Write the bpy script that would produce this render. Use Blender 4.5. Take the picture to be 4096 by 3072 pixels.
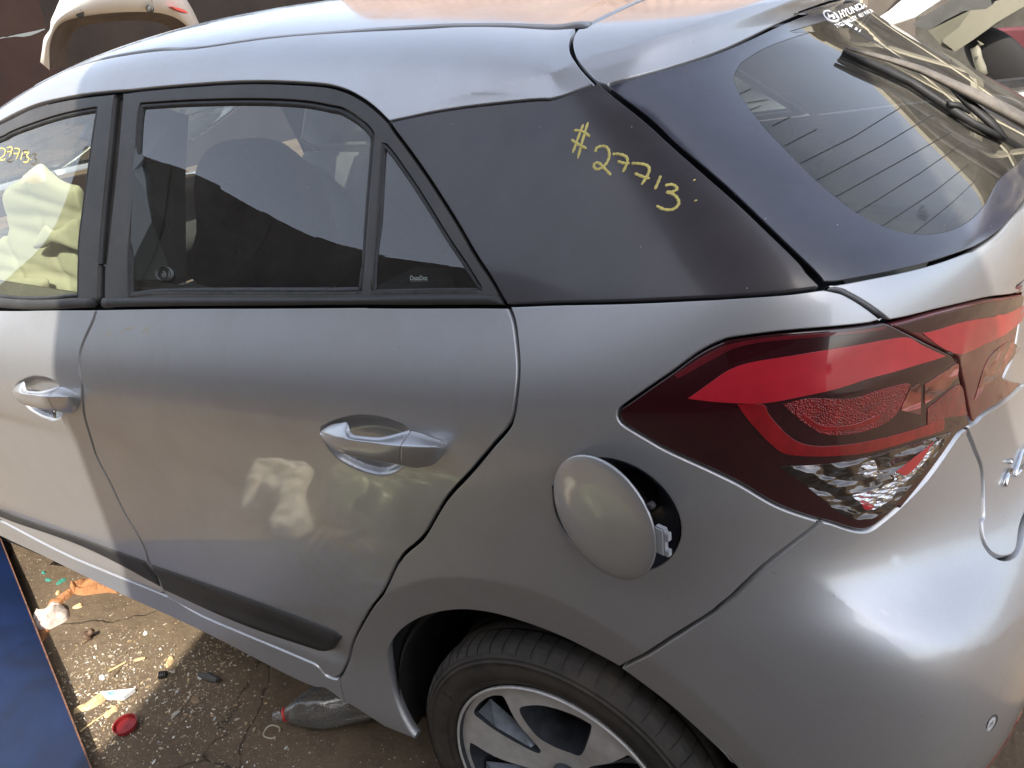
import bpy, bmesh, math, random
import numpy as np
from mathutils import Vector, Matrix
from mathutils.bvhtree import BVHTree
from mathutils.geometry import delaunay_2d_cdt

for o in list(bpy.data.objects):
    bpy.data.objects.remove(o)
SC = bpy.context.scene
COL = SC.collection
rnd = random.Random(7)

# ---------------------------------------------------------------- camera
CAM = Vector((0.59252, -0.875, 1.51678))
RT = Vector((0.84667875, 0.52339334, -0.09588797))
UP = Vector((-0.14654655, 0.40260195, 0.90356836))
FW = Vector((-0.51152634, 0.75098008, -0.417576))
FPX = 868.64
cd = bpy.data.cameras.new('camera')
cam = bpy.data.objects.new('camera', cd)
COL.objects.link(cam)
cam.matrix_world = Matrix(((RT.x, UP.x, -FW.x, CAM.x), (RT.y, UP.y, -FW.y, CAM.y), (RT.z, UP.z, -FW.z, CAM.z), (0, 0, 0, 1)))
cd.sensor_width = 36.0
cd.lens = FPX / 1024 * 36.0
cd.clip_start = 0.02
cd.clip_end = 400
SC.camera = cam

# ---------------------------------------------------------------- light
SUN = Vector((0.243, -0.60, 0.75)).normalized()
w = bpy.data.worlds.new('World')
SC.world = w
w.use_nodes = True
nt = w.node_tree
sky = nt.nodes.new('ShaderNodeTexSky')
sky.sky_type = 'NISHITA'
sky.sun_disc = False
sky.sun_elevation = math.asin(SUN.z)
sky.sun_rotation = math.atan2(SUN.x, SUN.y)
sky.air_density = 1.0
sky.dust_density = 2.5
sky.ozone_density = 1.0
bg = nt.nodes['Background']
bg.inputs[1].default_value = 0.15
hs = nt.nodes.new('ShaderNodeHueSaturation')          # milky, hazy daylight
hs.inputs['Saturation'].default_value = .55
nt.links.new(sky.outputs[0], hs.inputs['Color'])
nt.links.new(hs.outputs[0], bg.inputs[0])
sl = bpy.data.lights.new('sun', 'SUN')
sl.energy = 2.6
sl.angle = math.radians(0.5)
sl.color = (1.0, 0.93, 0.82)
so = bpy.data.objects.new('sun', sl)
COL.objects.link(so)
so.rotation_euler = SUN.to_track_quat('Z', 'Y').to_euler()
SC.view_settings.view_transform = 'Standard'
SC.view_settings.look = 'None'
SC.view_settings.exposure = 1.62
SC.view_settings.gamma = 1.0
SC.view_settings.use_curve_mapping = False
SC.render.engine = 'CYCLES'

# ---------------------------------------------------------------- helpers
def ko(k, a, b):
    """point of enlarged photo sheet k -> direction of sight from where the photographer stood"""
    O = ((0, 0), (1300, 0), (2696, 0), (0, 1000), (1300, 1000), (2696, 1000), (0, 2022), (1300, 2022), (2696, 2022), (1200, 1600, .4973), (3000, 1900, .4955), (3300, 0, .3617), (0, 0, .4069), (0, 2200, .4069), (900, 2500, .3617), (500, 350, .4521), (0, 350, .5423))[k]
    q = O[2] if len(O) > 2 else .63291
    return ((O[0] + q * a) / 4.0, (O[1] + q * b) / 4.0)
def dray(u, v):
    return (FW + RT * ((u - 512) / FPX) + UP * ((384 - v) / FPX)).normalized()
def on_z(k, a, b, z):
    u, v = ko(k, a, b); d = dray(u, v); return CAM + d * ((z - CAM.z) / d.z)
def on_y(k, a, b, y):
    u, v = ko(k, a, b); d = dray(u, v); return CAM + d * ((y - CAM.y) / d.y)
def on_x(k, a, b, x):
    u, v = ko(k, a, b); d = dray(u, v); return CAM + d * ((x - CAM.x) / d.x)
def at_dist(k, a, b, r):
    u, v = ko(k, a, b); return CAM + dray(u, v) * r

def tag(o, label=None, cat=None, group=None, kind=None):
    if label: o['label'] = label
    if cat: o['category'] = cat
    if group: o['group'] = group
    if kind: o['kind'] = kind
    return o
def empty(name, loc=(0, 0, 0), rz=0):
    o = bpy.data.objects.new(name, None)
    o.empty_display_size = 0.2
    COL.objects.link(o); o.location = loc; o.rotation_euler = (0, 0, rz)
    return o
def link(name, me, mat, parent=None):
    o = bpy.data.objects.new(name, me)
    COL.objects.link(o)
    if parent is not None: o.parent = parent
    if mat is not None:
        me.materials.clear()
        for m in (mat if isinstance(mat, (list, tuple)) else [mat]): me.materials.append(m)
    return o
def mesh_obj(name, verts, faces, mat, parent=None, smooth=False, origin=None):
    me = bpy.data.meshes.new(name)
    vv = [tuple(v) for v in verts]
    if origin is not None:
        vv = [(v[0] - origin[0], v[1] - origin[1], v[2] - origin[2]) for v in vv]
    me.from_pydata(vv, [], faces)
    me.update()
    if smooth: me.polygons.foreach_set('use_smooth', [True] * len(me.polygons))
    o = link(name, me, mat, parent)
    if origin is not None: o.location = origin
    return o
def bm_obj(name, bm, mat, parent=None, smooth=False, loc=None):
    me = bpy.data.meshes.new(name)
    bmesh.ops.recalc_face_normals(bm, faces=bm.faces)
    bm.to_mesh(me); bm.free()
    if smooth:
        me.polygons.foreach_set('use_smooth', [True] * len(me.polygons))
    o = link(name, me, mat, parent)
    if loc is not None: o.location = loc
    return o
def add_box(bm, c, s, rot=None, bev=0.0):
    r = bmesh.ops.create_cube(bm, size=1.0)
    M = Matrix.Translation(c) @ (rot.to_4x4() if rot else Matrix.Identity(4)) @ Matrix.Diagonal((s[0], s[1], s[2], 1))
    bmesh.ops.transform(bm, matrix=M, verts=r['verts'])
    if bev > 0:
        es = list({e for v in r['verts'] for e in v.link_edges})
        bmesh.ops.bevel(bm, geom=es, offset=bev, segments=2, affect='EDGES')
def tube(bm, pts, rad, n=8, caps=True, flat=1.0, upv=None):
    """tube along pts; rad scalar or list"""
    pts = [Vector(p) for p in pts]
    rings = []
    for i, p in enumerate(pts):
        t = (pts[min(i + 1, len(pts) - 1)] - pts[max(i - 1, 0)]).normalized()
        a = Vector(upv) if upv is not None else (Vector((0, 0, 1)) if abs(t.z) < .9 else Vector((1, 0, 0)))
        s = t.cross(a).normalized(); q = s.cross(t).normalized()
        r = rad[i] if isinstance(rad, (list, tuple)) else rad
        rings.append([bm.verts.new(p + s * (math.cos(2 * math.pi * j / n) * r) + q * (math.sin(2 * math.pi * j / n) * r * flat)) for j in range(n)])
    for a, b in zip(rings, rings[1:]):
        for j in range(n):
            bm.faces.new((a[j], a[(j + 1) % n], b[(j + 1) % n], b[j]))
    if caps:
        bm.faces.new(rings[0][::-1]); bm.faces.new(rings[-1])
    return rings

# ---------------------------------------------------------------- materials
def nodes(name):
    m = bpy.data.materials.new(name); m.use_nodes = True
    t = m.node_tree
    return m, t, t.nodes['Principled BSDF']
def N(t, ty, **kw):
    n = t.nodes.new(ty)
    for k_, v_ in kw.items():
        if k_ in ('operation', 'blend_type', 'data_type', 'feature', 'noise_dimensions', 'distance'): setattr(n, k_, v_)
        else: n.inputs[k_].default_value = v_
    return n
def ramp(t, src, stops):
    r = t.nodes.new('ShaderNodeValToRGB')
    el = r.color_ramp.elements
    while len(el) < len(stops): el.new(.5)
    for e, (p, c) in zip(el, stops):
        e.position = p; e.color = (c[0], c[1], c[2], 1) if isinstance(c, (tuple, list)) else (c, c, c, 1)
    t.links.new(src, r.inputs[0]); return r.outputs[0]
def coords(t, scale=(1, 1, 1), rot=(0, 0, 0)):
    c = t.nodes.new('ShaderNodeTexCoord'); mp = t.nodes.new('ShaderNodeMapping')
    mp.inputs['Scale'].default_value = scale; mp.inputs['Rotation'].default_value = rot
    t.links.new(c.outputs['Object'], mp.inputs[0]); return mp.outputs[0]
def noise(t, scale, detail=4, rough=.6, vec=None, dist=0.0):
    n = N(t, 'ShaderNodeTexNoise', Scale=scale, Detail=detail, Roughness=rough, Distortion=dist)
    t.links.new(vec if vec is not None else coords(t), n.inputs['Vector']); return n.outputs[0]
def mixc(t, fac, a, b, bt='MIX'):
    n = t.nodes.new('ShaderNodeMix'); n.data_type = 'RGBA'; n.blend_type = bt
    for sock, v in ((n.inputs[0], fac), (n.inputs[6], a), (n.inputs[7], b)):
        if hasattr(v, 'is_output'): t.links.new(v, sock)
        elif isinstance(v, (int, float)): sock.default_value = v
        else: sock.default_value = (*v, 1)
    return n.outputs[2]
def math_(t, op, a, b=0.0):
    n = t.nodes.new('ShaderNodeMath'); n.operation = op
    for s, v in ((n.inputs[0], a), (n.inputs[1], b)):
        if hasattr(v, 'is_output'): t.links.new(v, s)
        else: s.default_value = v
    return n.outputs[0]
def bump(t, bsdf, h, strength=.3, dist=.002):
    b = N(t, 'ShaderNodeBump', Strength=strength, Distance=dist)
    t.links.new(h, b.inputs['Height']); t.links.new(b.outputs[0], bsdf.inputs['Normal'])
def plain(name, col, rough=.5, metal=0.0, coat=0.0, coatr=.03, spec=.5, var=0.0, vs=20, trans=0.0, ior=1.45, bmp=0, bs=200):
    m, t, b = nodes(name)
    b.inputs['Base Color'].default_value = (*col, 1)
    b.inputs['Roughness'].default_value = rough
    b.inputs['Metallic'].default_value = metal
    b.inputs['Coat Weight'].default_value = coat
    b.inputs['Coat Roughness'].default_value = coatr
    b.inputs['Specular IOR Level'].default_value = spec
    b.inputs['Transmission Weight'].default_value = trans
    b.inputs['IOR'].default_value = ior
    if var:
        f = noise(t, vs, 5, .65)
        c2 = tuple(max(0, x * (1 - var)) for x in col); c3 = tuple(min(1, x * (1 + var)) for x in col)
        t.links.new(ramp(t, f, [(.3, c2), (.7, c3)]), b.inputs['Base Color'])
    if bmp:
        bump(t, b, noise(t, bs, 3, .6), bmp, .001)
    return m
# ================================================================ car body surface
# A tensor cubic B-spline through stations along the left flank, round the rear corner to the centre line.
def belt_z(x):
    return float(np.interp(x, [-2.6, -2.0, -1.34, -.96, -.41, 0, .2], [.93, .955, .99, 1.03, 1.085, 1.13, 1.155]))
def side_col(x):
    zb = belt_z(x)
    rail = float(np.interp(x, [-2.9, -2.4, -2.05, -1.75, -1.5, -1.28, -1.06, -.6, -.2, 0], [.92, 1.02, 1.17, 1.290, 1.358, 1.387, 1.400, 1.402, 1.395, 1.385]))
    crown = float(np.interp(x, [-2.9, -2.4, -2.05, -1.75, -1.5, -1.3, -1.0, -.6, -.2, .05], [.975, 1.07, 1.22, 1.365, 1.465, 1.508, 1.530, 1.522, 1.495, 1.470]))
    rail = max(rail, zb + .03) if x > -2.3 else rail
    yr = float(np.interp(x, [-2.9, -2.3, -1.75, -1.3, -.6, 0], [.12, .20, .25, .25, .25, .245]))
    dy = 0.0 if x > -2.4 else (-2.4 - x) * .10
    R = [(.12, .06), (.050, .115), (.028, .185), (.040, .270), (.030, .42), (.020, .56), (.013, .665), (.011, .70), (.003, min(.80, zb - .27)), (-.002, min(.86, zb - .212)), (.0, zb - .165), (.014, zb - .110),
         (.064, zb - .022), (.090, zb + .035), (.5 * (.090 + yr), .5 * (zb + .03 + rail)), (yr, rail), (yr + .03, rail + .3 * (crown - rail) ), (yr + .11, rail + .62 * (crown - rail)), (.58, crown - .012), (.867, crown)]
    sq = [float(np.interp(x, [-.5, -.32, -.18, -.06], q)) for q in ([0, 0, -.020, -.065], [0, -.005, -.035, -.095], [0, -.010, -.045, -.115])]
    n_ = len(R)
    return [(x + (sq[i - n_ + 3] if i >= n_ - 3 else 0), y + dy, z) for i, (y, z) in enumerate(R)]
XS = [-3.2, -2.9, -2.6, -2.3, -2.05, -1.8, -1.55, -1.3, -1.1, -.9, -.7, -.5, -.32, -.18, -.06]
NET = [side_col(x) for x in XS]
def colp(low, belt, glass, top):
    """low: rows 0..10, belt row 11, glass lower row 12, top rows 14..18; row 13 in between"""
    b12 = Vector(belt).lerp(Vector(glass), .16)
    m = Vector(belt).lerp(Vector(glass), .55)
    low = [tuple(p) for p in low]; l9, l10 = Vector(low[9]), Vector(low[10]); low = low[:10] + [tuple(l9.lerp(l10, .55)), tuple(l10.lerp(Vector(belt), .12))]
    return [tuple(p) for p in low] + [tuple(belt), tuple(b12), tuple(m), tuple(glass)] + [tuple(p) for p in top]
# corner stations (k1..k8)
NET.append(colp([(.07, .12, .06), (.07, .05, .115), (.07, .028, .185), (.07, .040, .270), (.07, .028, .42), (.07, .018, .56), (.07, .012, .665), (.07, .010, .70), (.07, .003, .80), (.07, 0, .89), (.07, .003, 1.02)],
    (.07, .062, 1.115), (-.05, .232, 1.378), [(-.05, .262, 1.402), (-.10, .36, 1.449), (-.13, .58, 1.474), (-.16, .867, 1.484)]))
NET.append(colp([(.18, .14, .07), (.18, .06, .13), (.18, .033, .20), (.18, .040, .28), (.18, .028, .42), (.18, .018, .56), (.18, .014, .68), (.18, .012, .72), (.19, .012, .80), (.19, .008, .89), (.20, .013, 1.03)],
    (.20, .066, 1.135), (-.015, .236, 1.380), [(-.02, .268, 1.405), (-.07, .36, 1.450), (-.12, .58, 1.473), (-.16, .867, 1.483)]))
NET.append(colp([(.28, .18, .13), (.28, .09, .18), (.28, .05, .23), (.28, .042, .30), (.29, .028, .42), (.29, .020, .56), (.30, .020, .685), (.29, .030, .73), (.28, .032, .80), (.28, .024, .88), (.29, .033, 1.035)],
    (.295, .082, 1.150), (.020, .244, 1.382), [(.02, .278, 1.410), (-.03, .37, 1.451), (-.10, .59, 1.473), (-.155, .867, 1.482)]))
NET.append(colp([(.37, .22, .16), (.38, .13, .22), (.38, .08, .26), (.385, .055, .32), (.40, .042, .42), (.41, .036, .56), (.42, .038, .69), (.39, .062, .735), (.36, .070, .80), (.35, .055, .88), (.365, .068, 1.03)],
    (.378, .108, 1.160), (.050, .262, 1.388), [(.06, .292, 1.420), (.01, .39, 1.453), (-.08, .60, 1.473), (-.15, .867, 1.482)]))
NET.append(colp([(.45, .28, .17), (.47, .18, .23), (.475, .13, .27), (.48, .10, .32), (.50, .082, .42), (.51, .072, .56), (.515, .076, .69), (.465, .112, .735), (.435, .130, .80), (.425, .110, .88), (.435, .125, 1.03)],
    (.445, .170, 1.163), (.080, .300, 1.394), [(.10, .325, 1.430), (.05, .43, 1.456), (-.05, .63, 1.474), (-.145, .867, 1.482)]))
NET.append(colp([(.51, .36, .17), (.53, .26, .23), (.54, .21, .27), (.560, .165, .32), (.575, .143, .42), (.582, .133, .56), (.580, .142, .69), (.530, .190, .735), (.500, .215, .80), (.488, .200, .88), (.492, .215, 1.03)],
    (.498, .275, 1.163), (.108, .370, 1.401), [(.135, .385, 1.437), (.08, .50, 1.460), (-.02, .67, 1.475), (-.14, .867, 1.482)]))
NET.append(colp([(.55, .48, .17), (.58, .40, .23), (.59, .36, .27), (.632, .31, .32), (.645, .285, .42), (.642, .272, .56), (.630, .280, .69), (.585, .325, .735), (.560, .345, .80), (.545, .345, .88), (.540, .370, 1.03)],
    (.542, .440, 1.163), (.132, .500, 1.410), [(.168, .505, 1.443), (.11, .60, 1.464), (0, .72, 1.476), (-.14, .867, 1.482)]))
NET.append(colp([(.58, .67, .17), (.61, .62, .23), (.62, .60, .27), (.665, .57, .32), (.675, .555, .42), (.668, .548, .56), (.654, .550, .69), (.615, .575, .735), (.592, .580, .80), (.574, .585, .88), (.566, .600, 1.03)],
    (.566, .640, 1.163), (.150, .670, 1.420), [(.188, .670, 1.447), (.13, .72, 1.466), (.01, .80, 1.477), (-.14, .867, 1.482)]))
lastc = colp([(.59, .867, .17), (.62, .867, .23), (.63, .867, .27), (.675, .867, .32), (.685, .867, .42), (.678, .867, .56), (.664, .867, .69), (.628, .867, .735), (.605, .867, .80), (.586, .867, .88), (.576, .867, 1.03)],
    (.575, .867, 1.163), (.158, .867, 1.425), [(.196, .867, 1.449), (.14, .867, 1.466), (.02, .867, 1.477), (-.14, .867, 1.482)])
NET.append(lastc)
# mirrored ghost column so that the surface meets the centre line at right angles
NET.append([(p[0], 2 * .867 - p[1], p[2]) for p in NET[-2]])
NETA = np.array(NET)                      # columns x rows x 3
# double the two crease rows a little for crispness, ghost row beyond the roof centre
rows = [NETA[:, i] for i in range(NETA.shape[1])]
gh = rows[-2].copy(); gh[:, 1] = 2 * .867 - gh[:, 1]
rows.append(gh)
rows.insert(0, rows[0] * np.array([1, 1, 1]) + np.array([0, .08, -.01]))
NETA = np.stack(rows, 1)
NC, NR = NETA.shape[0], NETA.shape[1]
NETA = np.concatenate([NETA[:1] + np.array([-.3, 0, 0]), NETA], 0); NC += 1
UMAX, VMAX = NC - 3, NR - 3
def bw(t):
    return np.stack([(1 - t) ** 3 / 6, (3 * t ** 3 - 6 * t ** 2 + 4) / 6, (-3 * t ** 3 + 3 * t ** 2 + 3 * t + 1) / 6, t ** 3 / 6], -1)
def S0(u, v):
    u = np.clip(np.asarray(u, float), 0, UMAX - 1e-9); v = np.clip(np.asarray(v, float), 0, VMAX - 1e-9)
    iu = u.astype(int); iv = v.astype(int)
    a = bw(u - iu); b = bw(v - iv)
    out = np.zeros(u.shape + (3,))
    for i in range(4):
        for j in range(4):
            out += (a[..., i] * b[..., j])[..., None] * NETA[iu + i, iv + j]
    return out
def N0(u, v, f=None, e=1e-3):
    f = f or S0
    u = np.clip(u, e, UMAX - e); v = np.clip(v, e, VMAX - e)
    du = f(u + e, v) - f(u - e, v); dv = f(u, v + e) - f(u, v - e)
    n = np.cross(du, dv)
    return n / np.maximum(np.linalg.norm(n, axis=-1, keepdims=True), 1e-12), du / (2 * e), dv / (2 * e)
# which way does the normal point? outward at the flank is -Y
SGN = -1.0 if N0(np.array([8.0]), np.array([8.0]))[0][0][1] > 0 else 1.0
# dense lookup tree
_K = 6
_gu = np.linspace(0, UMAX, UMAX * _K + 1); _gv = np.linspace(0, VMAX, VMAX * _K + 1)
_GU, _GV = np.meshgrid(_gu, _gv, indexing='ij')
_GP = S0(_GU, _GV)
_nu, _nv = _GP.shape[:2]
_pv = [Vector(p) for p in _GP.reshape(-1, 3)]
_pf = [(i * _nv + j, (i + 1) * _nv + j, (i + 1) * _nv + j + 1, i * _nv + j + 1) for i in range(_nu - 1) for j in range(_nv - 1)]
BV = BVHTree.FromPolygons(_pv, _pf)
def hit_uv(o, d):
    loc, nrm, idx, dist = BV.ray_cast(Vector(o), Vector(d))
    if loc is None: return None
    i, j = divmod(idx, _nv - 1)
    p = np.array(loc); u, v = _gu[i] + .5 / _K, _gv[j] + .5 / _K
    dd = np.array(d) / np.linalg.norm(np.array(d))
    # refine: point on surface closest to the ray
    for _ in range(6):
        s = S0(np.array([u]), np.array([v]))[0]
        _, du, dv = N0(np.array([u]), np.array([v]))
        r = s - np.array(o); r = r - dd * (r @ dd)
        A = np.stack([du[0] - dd * (du[0] @ dd), dv[0] - dd * (dv[0] @ dd)], 1)
        q, *_r = np.linalg.lstsq(A, -r, rcond=None)
        q = np.clip(q, -.5, .5)
        u = min(max(u + q[0], 0), UMAX); v = min(max(v + q[1], 0), VMAX)
    return (u, v)
def near_uv(p):
    loc, nrm, idx, dist = BV.find_nearest(Vector(p))
    i, j = divmod(idx, _nv - 1)
    u, v = _gu[i] + .5 / _K, _gv[j] + .5 / _K
    for _ in range(6):
        s = S0(np.array([u]), np.array([v]))[0]
        _, du, dv = N0(np.array([u]), np.array([v]))
        A = np.stack([du[0], dv[0]], 1)
        q, *_r = np.linalg.lstsq(A, np.array(p) - s, rcond=None)
        q = np.clip(q, -.5, .5)
        u = min(max(u + q[0], 0), UMAX); v = min(max(v + q[1], 0), VMAX)
    return (u, v)
def P(k, a, b):                    # traced sight line -> body surface
    u, v = ko(k, a, b); r = hit_uv(CAM, dray(u, v))
    if r is None:                  # sight line grazes past the edge: nearest place on the surface
        d = dray(u, v); best = None
        for i in range(400):
            q = CAM + d * (.5 + i * .01); h_ = BV.find_nearest(q)
            if best is None or h_[3] < best[0]: best = (h_[3], q)
        if best[0] > .06: print('far miss', (k, a, b), round(best[0], 3))
        r = near_uv(best[1])
    return r
def T(*pts):                       # polyline of one sheet: T(k, (a,b), ...)
    return [P(pts[0], a, b) for a, b in pts[1:]]
def Q(*pts):                       # nearest surface points of 3-D points
    return [near_uv(p) for p in pts]
def XY(*pts):                      # roof points by X,Y, dropped from above
    return [hit_uv((x, y, 3), (0, 0, -1)) for x, y in pts]
def XZ(*pts):                      # flank points by X,Z
    return [hit_uv((x, -2, z), (0, 1, 0)) for x, z in pts]

def surf_pt(k, a, b, lift=0.0):
    """traced point on the body, also past the centre line, with its normal"""
    u, v = ko(k, a, b); d = dray(u, v); r = hit_uv(CAM, d); mir = False
    if r is None or r[0] > UMAX - .03:
        r2 = hit_uv((CAM.x, 2 * .867 - CAM.y, CAM.z), (d.x, -d.y, d.z))
        if r2 is not None: r, mir = r2, True
        elif r is None: r = P(k, a, b)
    u_, v_ = np.array([r[0]]), np.array([r[1]]); p = SD(u_, v_)[0]; n = SGN * N0(u_, v_)[0][0]
    if mir: p = np.array([p[0], 2 * .867 - p[1], p[2]]); n = np.array([n[0], -n[1], n[2]])
    return p + n * lift, n

# displacement features on the base surface --------------------------------
WC = np.array([-.012, .03, .232])          # wheel centre
FUEL = np.array([.135, .02, .850]); FUELR = .089
def sm(x, a, b):
    t = np.clip((x - a) / (b - a), 0, 1); return t * t * (3 - 2 * t)
FEATS = []
def disp_amount(p, u, v):
    x, y, z = p[..., 0], p[..., 1], p[..., 2]
    flank = sm(y, .24, .14)
    r = np.hypot(x + .012, z - .232); th = np.degrees(np.arctan2(z - .232, x + .012))
    rc = np.interp(th, [30, 60, 85, 110, 140, 160], [.430, .426, .445, .447, .456, .47])
    e = r - rc
    soft = np.sqrt(e * e + np.interp(th, [40, 90, 120], [.016, .010, .003]) ** 2)
    flare = .0015 + .5 * (soft + e) * 0 + np.where(e > 0, 0, 0) - .5 * (soft - e) * .18 + .0035 * np.exp(-np.maximum(e, 0) / .05)
    d = np.maximum(flare, -.03) * flank * sm(z, .20, .40) * sm(r, .62, .47)
    d = d - .007 * flank * np.exp(-((z - .335) / .028) ** 2) * sm(x, -.42, -.55)
    m_ = np.stack([np.interp(u, np.arange(UMAX + 1.0), _cu), np.interp(v, np.arange(VMAX + 1.0), _cv)], -1)
    for f in FEATS: d = d + f(p, m_)
    return d
def pl_dist(m_, pl):
    """signed distance (left positive) and running length along an open polyline"""
    sh = m_.shape[:-1]; q = m_.reshape(-1, 2); best = np.full(len(q), 1e9); sg = np.ones(len(q)); run = np.zeros(len(q)); L = 0
    for a, b in zip(pl, pl[1:]):
        ab = b - a; l_ = np.linalg.norm(ab); t = np.clip(((q - a) @ ab) / (l_ * l_ + 1e-15), 0, 1)
        w_ = q - (a + t[:, None] * ab); dd = np.linalg.norm(w_, axis=1); k_ = dd < best
        best = np.where(k_, dd, best); sg = np.where(k_, np.sign(ab[0] * w_[:, 1] - ab[1] * w_[:, 0]), sg); run = np.where(k_, L + t * l_, run); L += l_
    return best.reshape(sh), sg.reshape(sh), run.reshape(sh), L
def SD(u, v):
    p = S0(u, v)
    n, _, _ = N0(u, v)
    return p + SGN * n * disp_amount(p, u, v)[..., None]

# domain metric used only for triangulating
_cu = _cu0 = np.concatenate([[0], np.cumsum(np.linalg.norm(np.diff(S0(np.arange(UMAX + 1.0), np.full(UMAX + 1, 9.0)), axis=0), axis=1))])
_cv = np.concatenate([[0], np.cumsum(np.linalg.norm(np.diff(S0(np.full(VMAX + 1, 12.0), np.arange(VMAX + 1.0)), axis=0), axis=1))])
def to_m(uv):
    uv = np.asarray(uv); return np.stack([np.interp(uv[..., 0], np.arange(UMAX + 1.0), _cu), np.interp(uv[..., 1], np.arange(VMAX + 1.0), _cv)], -1)
def from_m(m):
    m = np.asarray(m); return np.stack([np.interp(m[..., 0], _cu, np.arange(UMAX + 1.0)), np.interp(m[..., 1], _cv, np.arange(VMAX + 1.0))], -1)

def smooth_line(uv, n=6, corner=.6):
    """Catmull-Rom through points, keeping sharp corners"""
    uv = [np.array(p, float) for p in uv]; out = []
    L = len(uv)
    ms = [to_m(p) for p in uv]
    def sharp(i):
        if i <= 0 or i >= L - 1: return True
        a = ms[i] - ms[i - 1]; b = ms[i + 1] - ms[i]
        return (a @ b) / (np.linalg.norm(a) * np.linalg.norm(b) + 1e-12) < corner
    for i in range(L - 1):
        p1, p2 = uv[i], uv[i + 1]
        p0 = uv[i - 1] if not sharp(i) else p1 - (p2 - p1)
        p3 = uv[i + 2] if (i + 2 < L and not sharp(i + 1)) else p2 + (p2 - p1)
        for k_ in range(n):
            t = k_ / n
            out.append(.5 * ((2 * p1) + (-p0 + p2) * t + (2 * p0 - 5 * p1 + 4 * p2 - p3) * t * t + (-p0 + 3 * p1 - 3 * p2 + p3) * t ** 3))
    out.append(uv[-1]); return out
def poly_inside(P_, poly):
    x, y = P_[:, 0], P_[:, 1]
    px, py = poly[:, 0], poly[:, 1]
    qx, qy = np.roll(px, -1), np.roll(py, -1)
    ins = np.zeros(len(x), bool)
    for i in range(len(px)):
        if py[i] == qy[i]: continue
        c = ((py[i] > y) != (qy[i] > y)) & (x < (qx[i] - px[i]) * (y - py[i]) / (qy[i] - py[i]) + px[i])
        ins ^= c
    return ins
def seg_dist(P_, poly):
    a = poly; b = np.roll(poly, -1, 0); best = np.full(len(P_), 1e9)
    for i in range(len(a)):
        ab = b[i] - a[i]; t = np.clip(((P_ - a[i]) @ ab) / (ab @ ab + 1e-15), 0, 1)
        best = np.minimum(best, np.linalg.norm(P_ - (a[i] + t[:, None] * ab), axis=1))
    return best
def resample(loop, h):
    m = to_m(np.array(loop)); out = []
    n = len(loop)
    for i in range(n):
        a, b = m[i], m[(i + 1) % n]
        L = np.linalg.norm(b - a); k_ = max(1, int(math.ceil(L / h - .01)))
        for j in range(k_): out.append(a + (b - a) * j / k_)
    out = np.array(out)
    keep = [0]
    for i in range(1, len(out)):
        if np.linalg.norm(out[i] - out[keep[-1]]) > .0012: keep.append(i)
    if np.linalg.norm(out[keep[-1]] - out[0]) < .0012: keep.pop()
    return out[keep]

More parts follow.
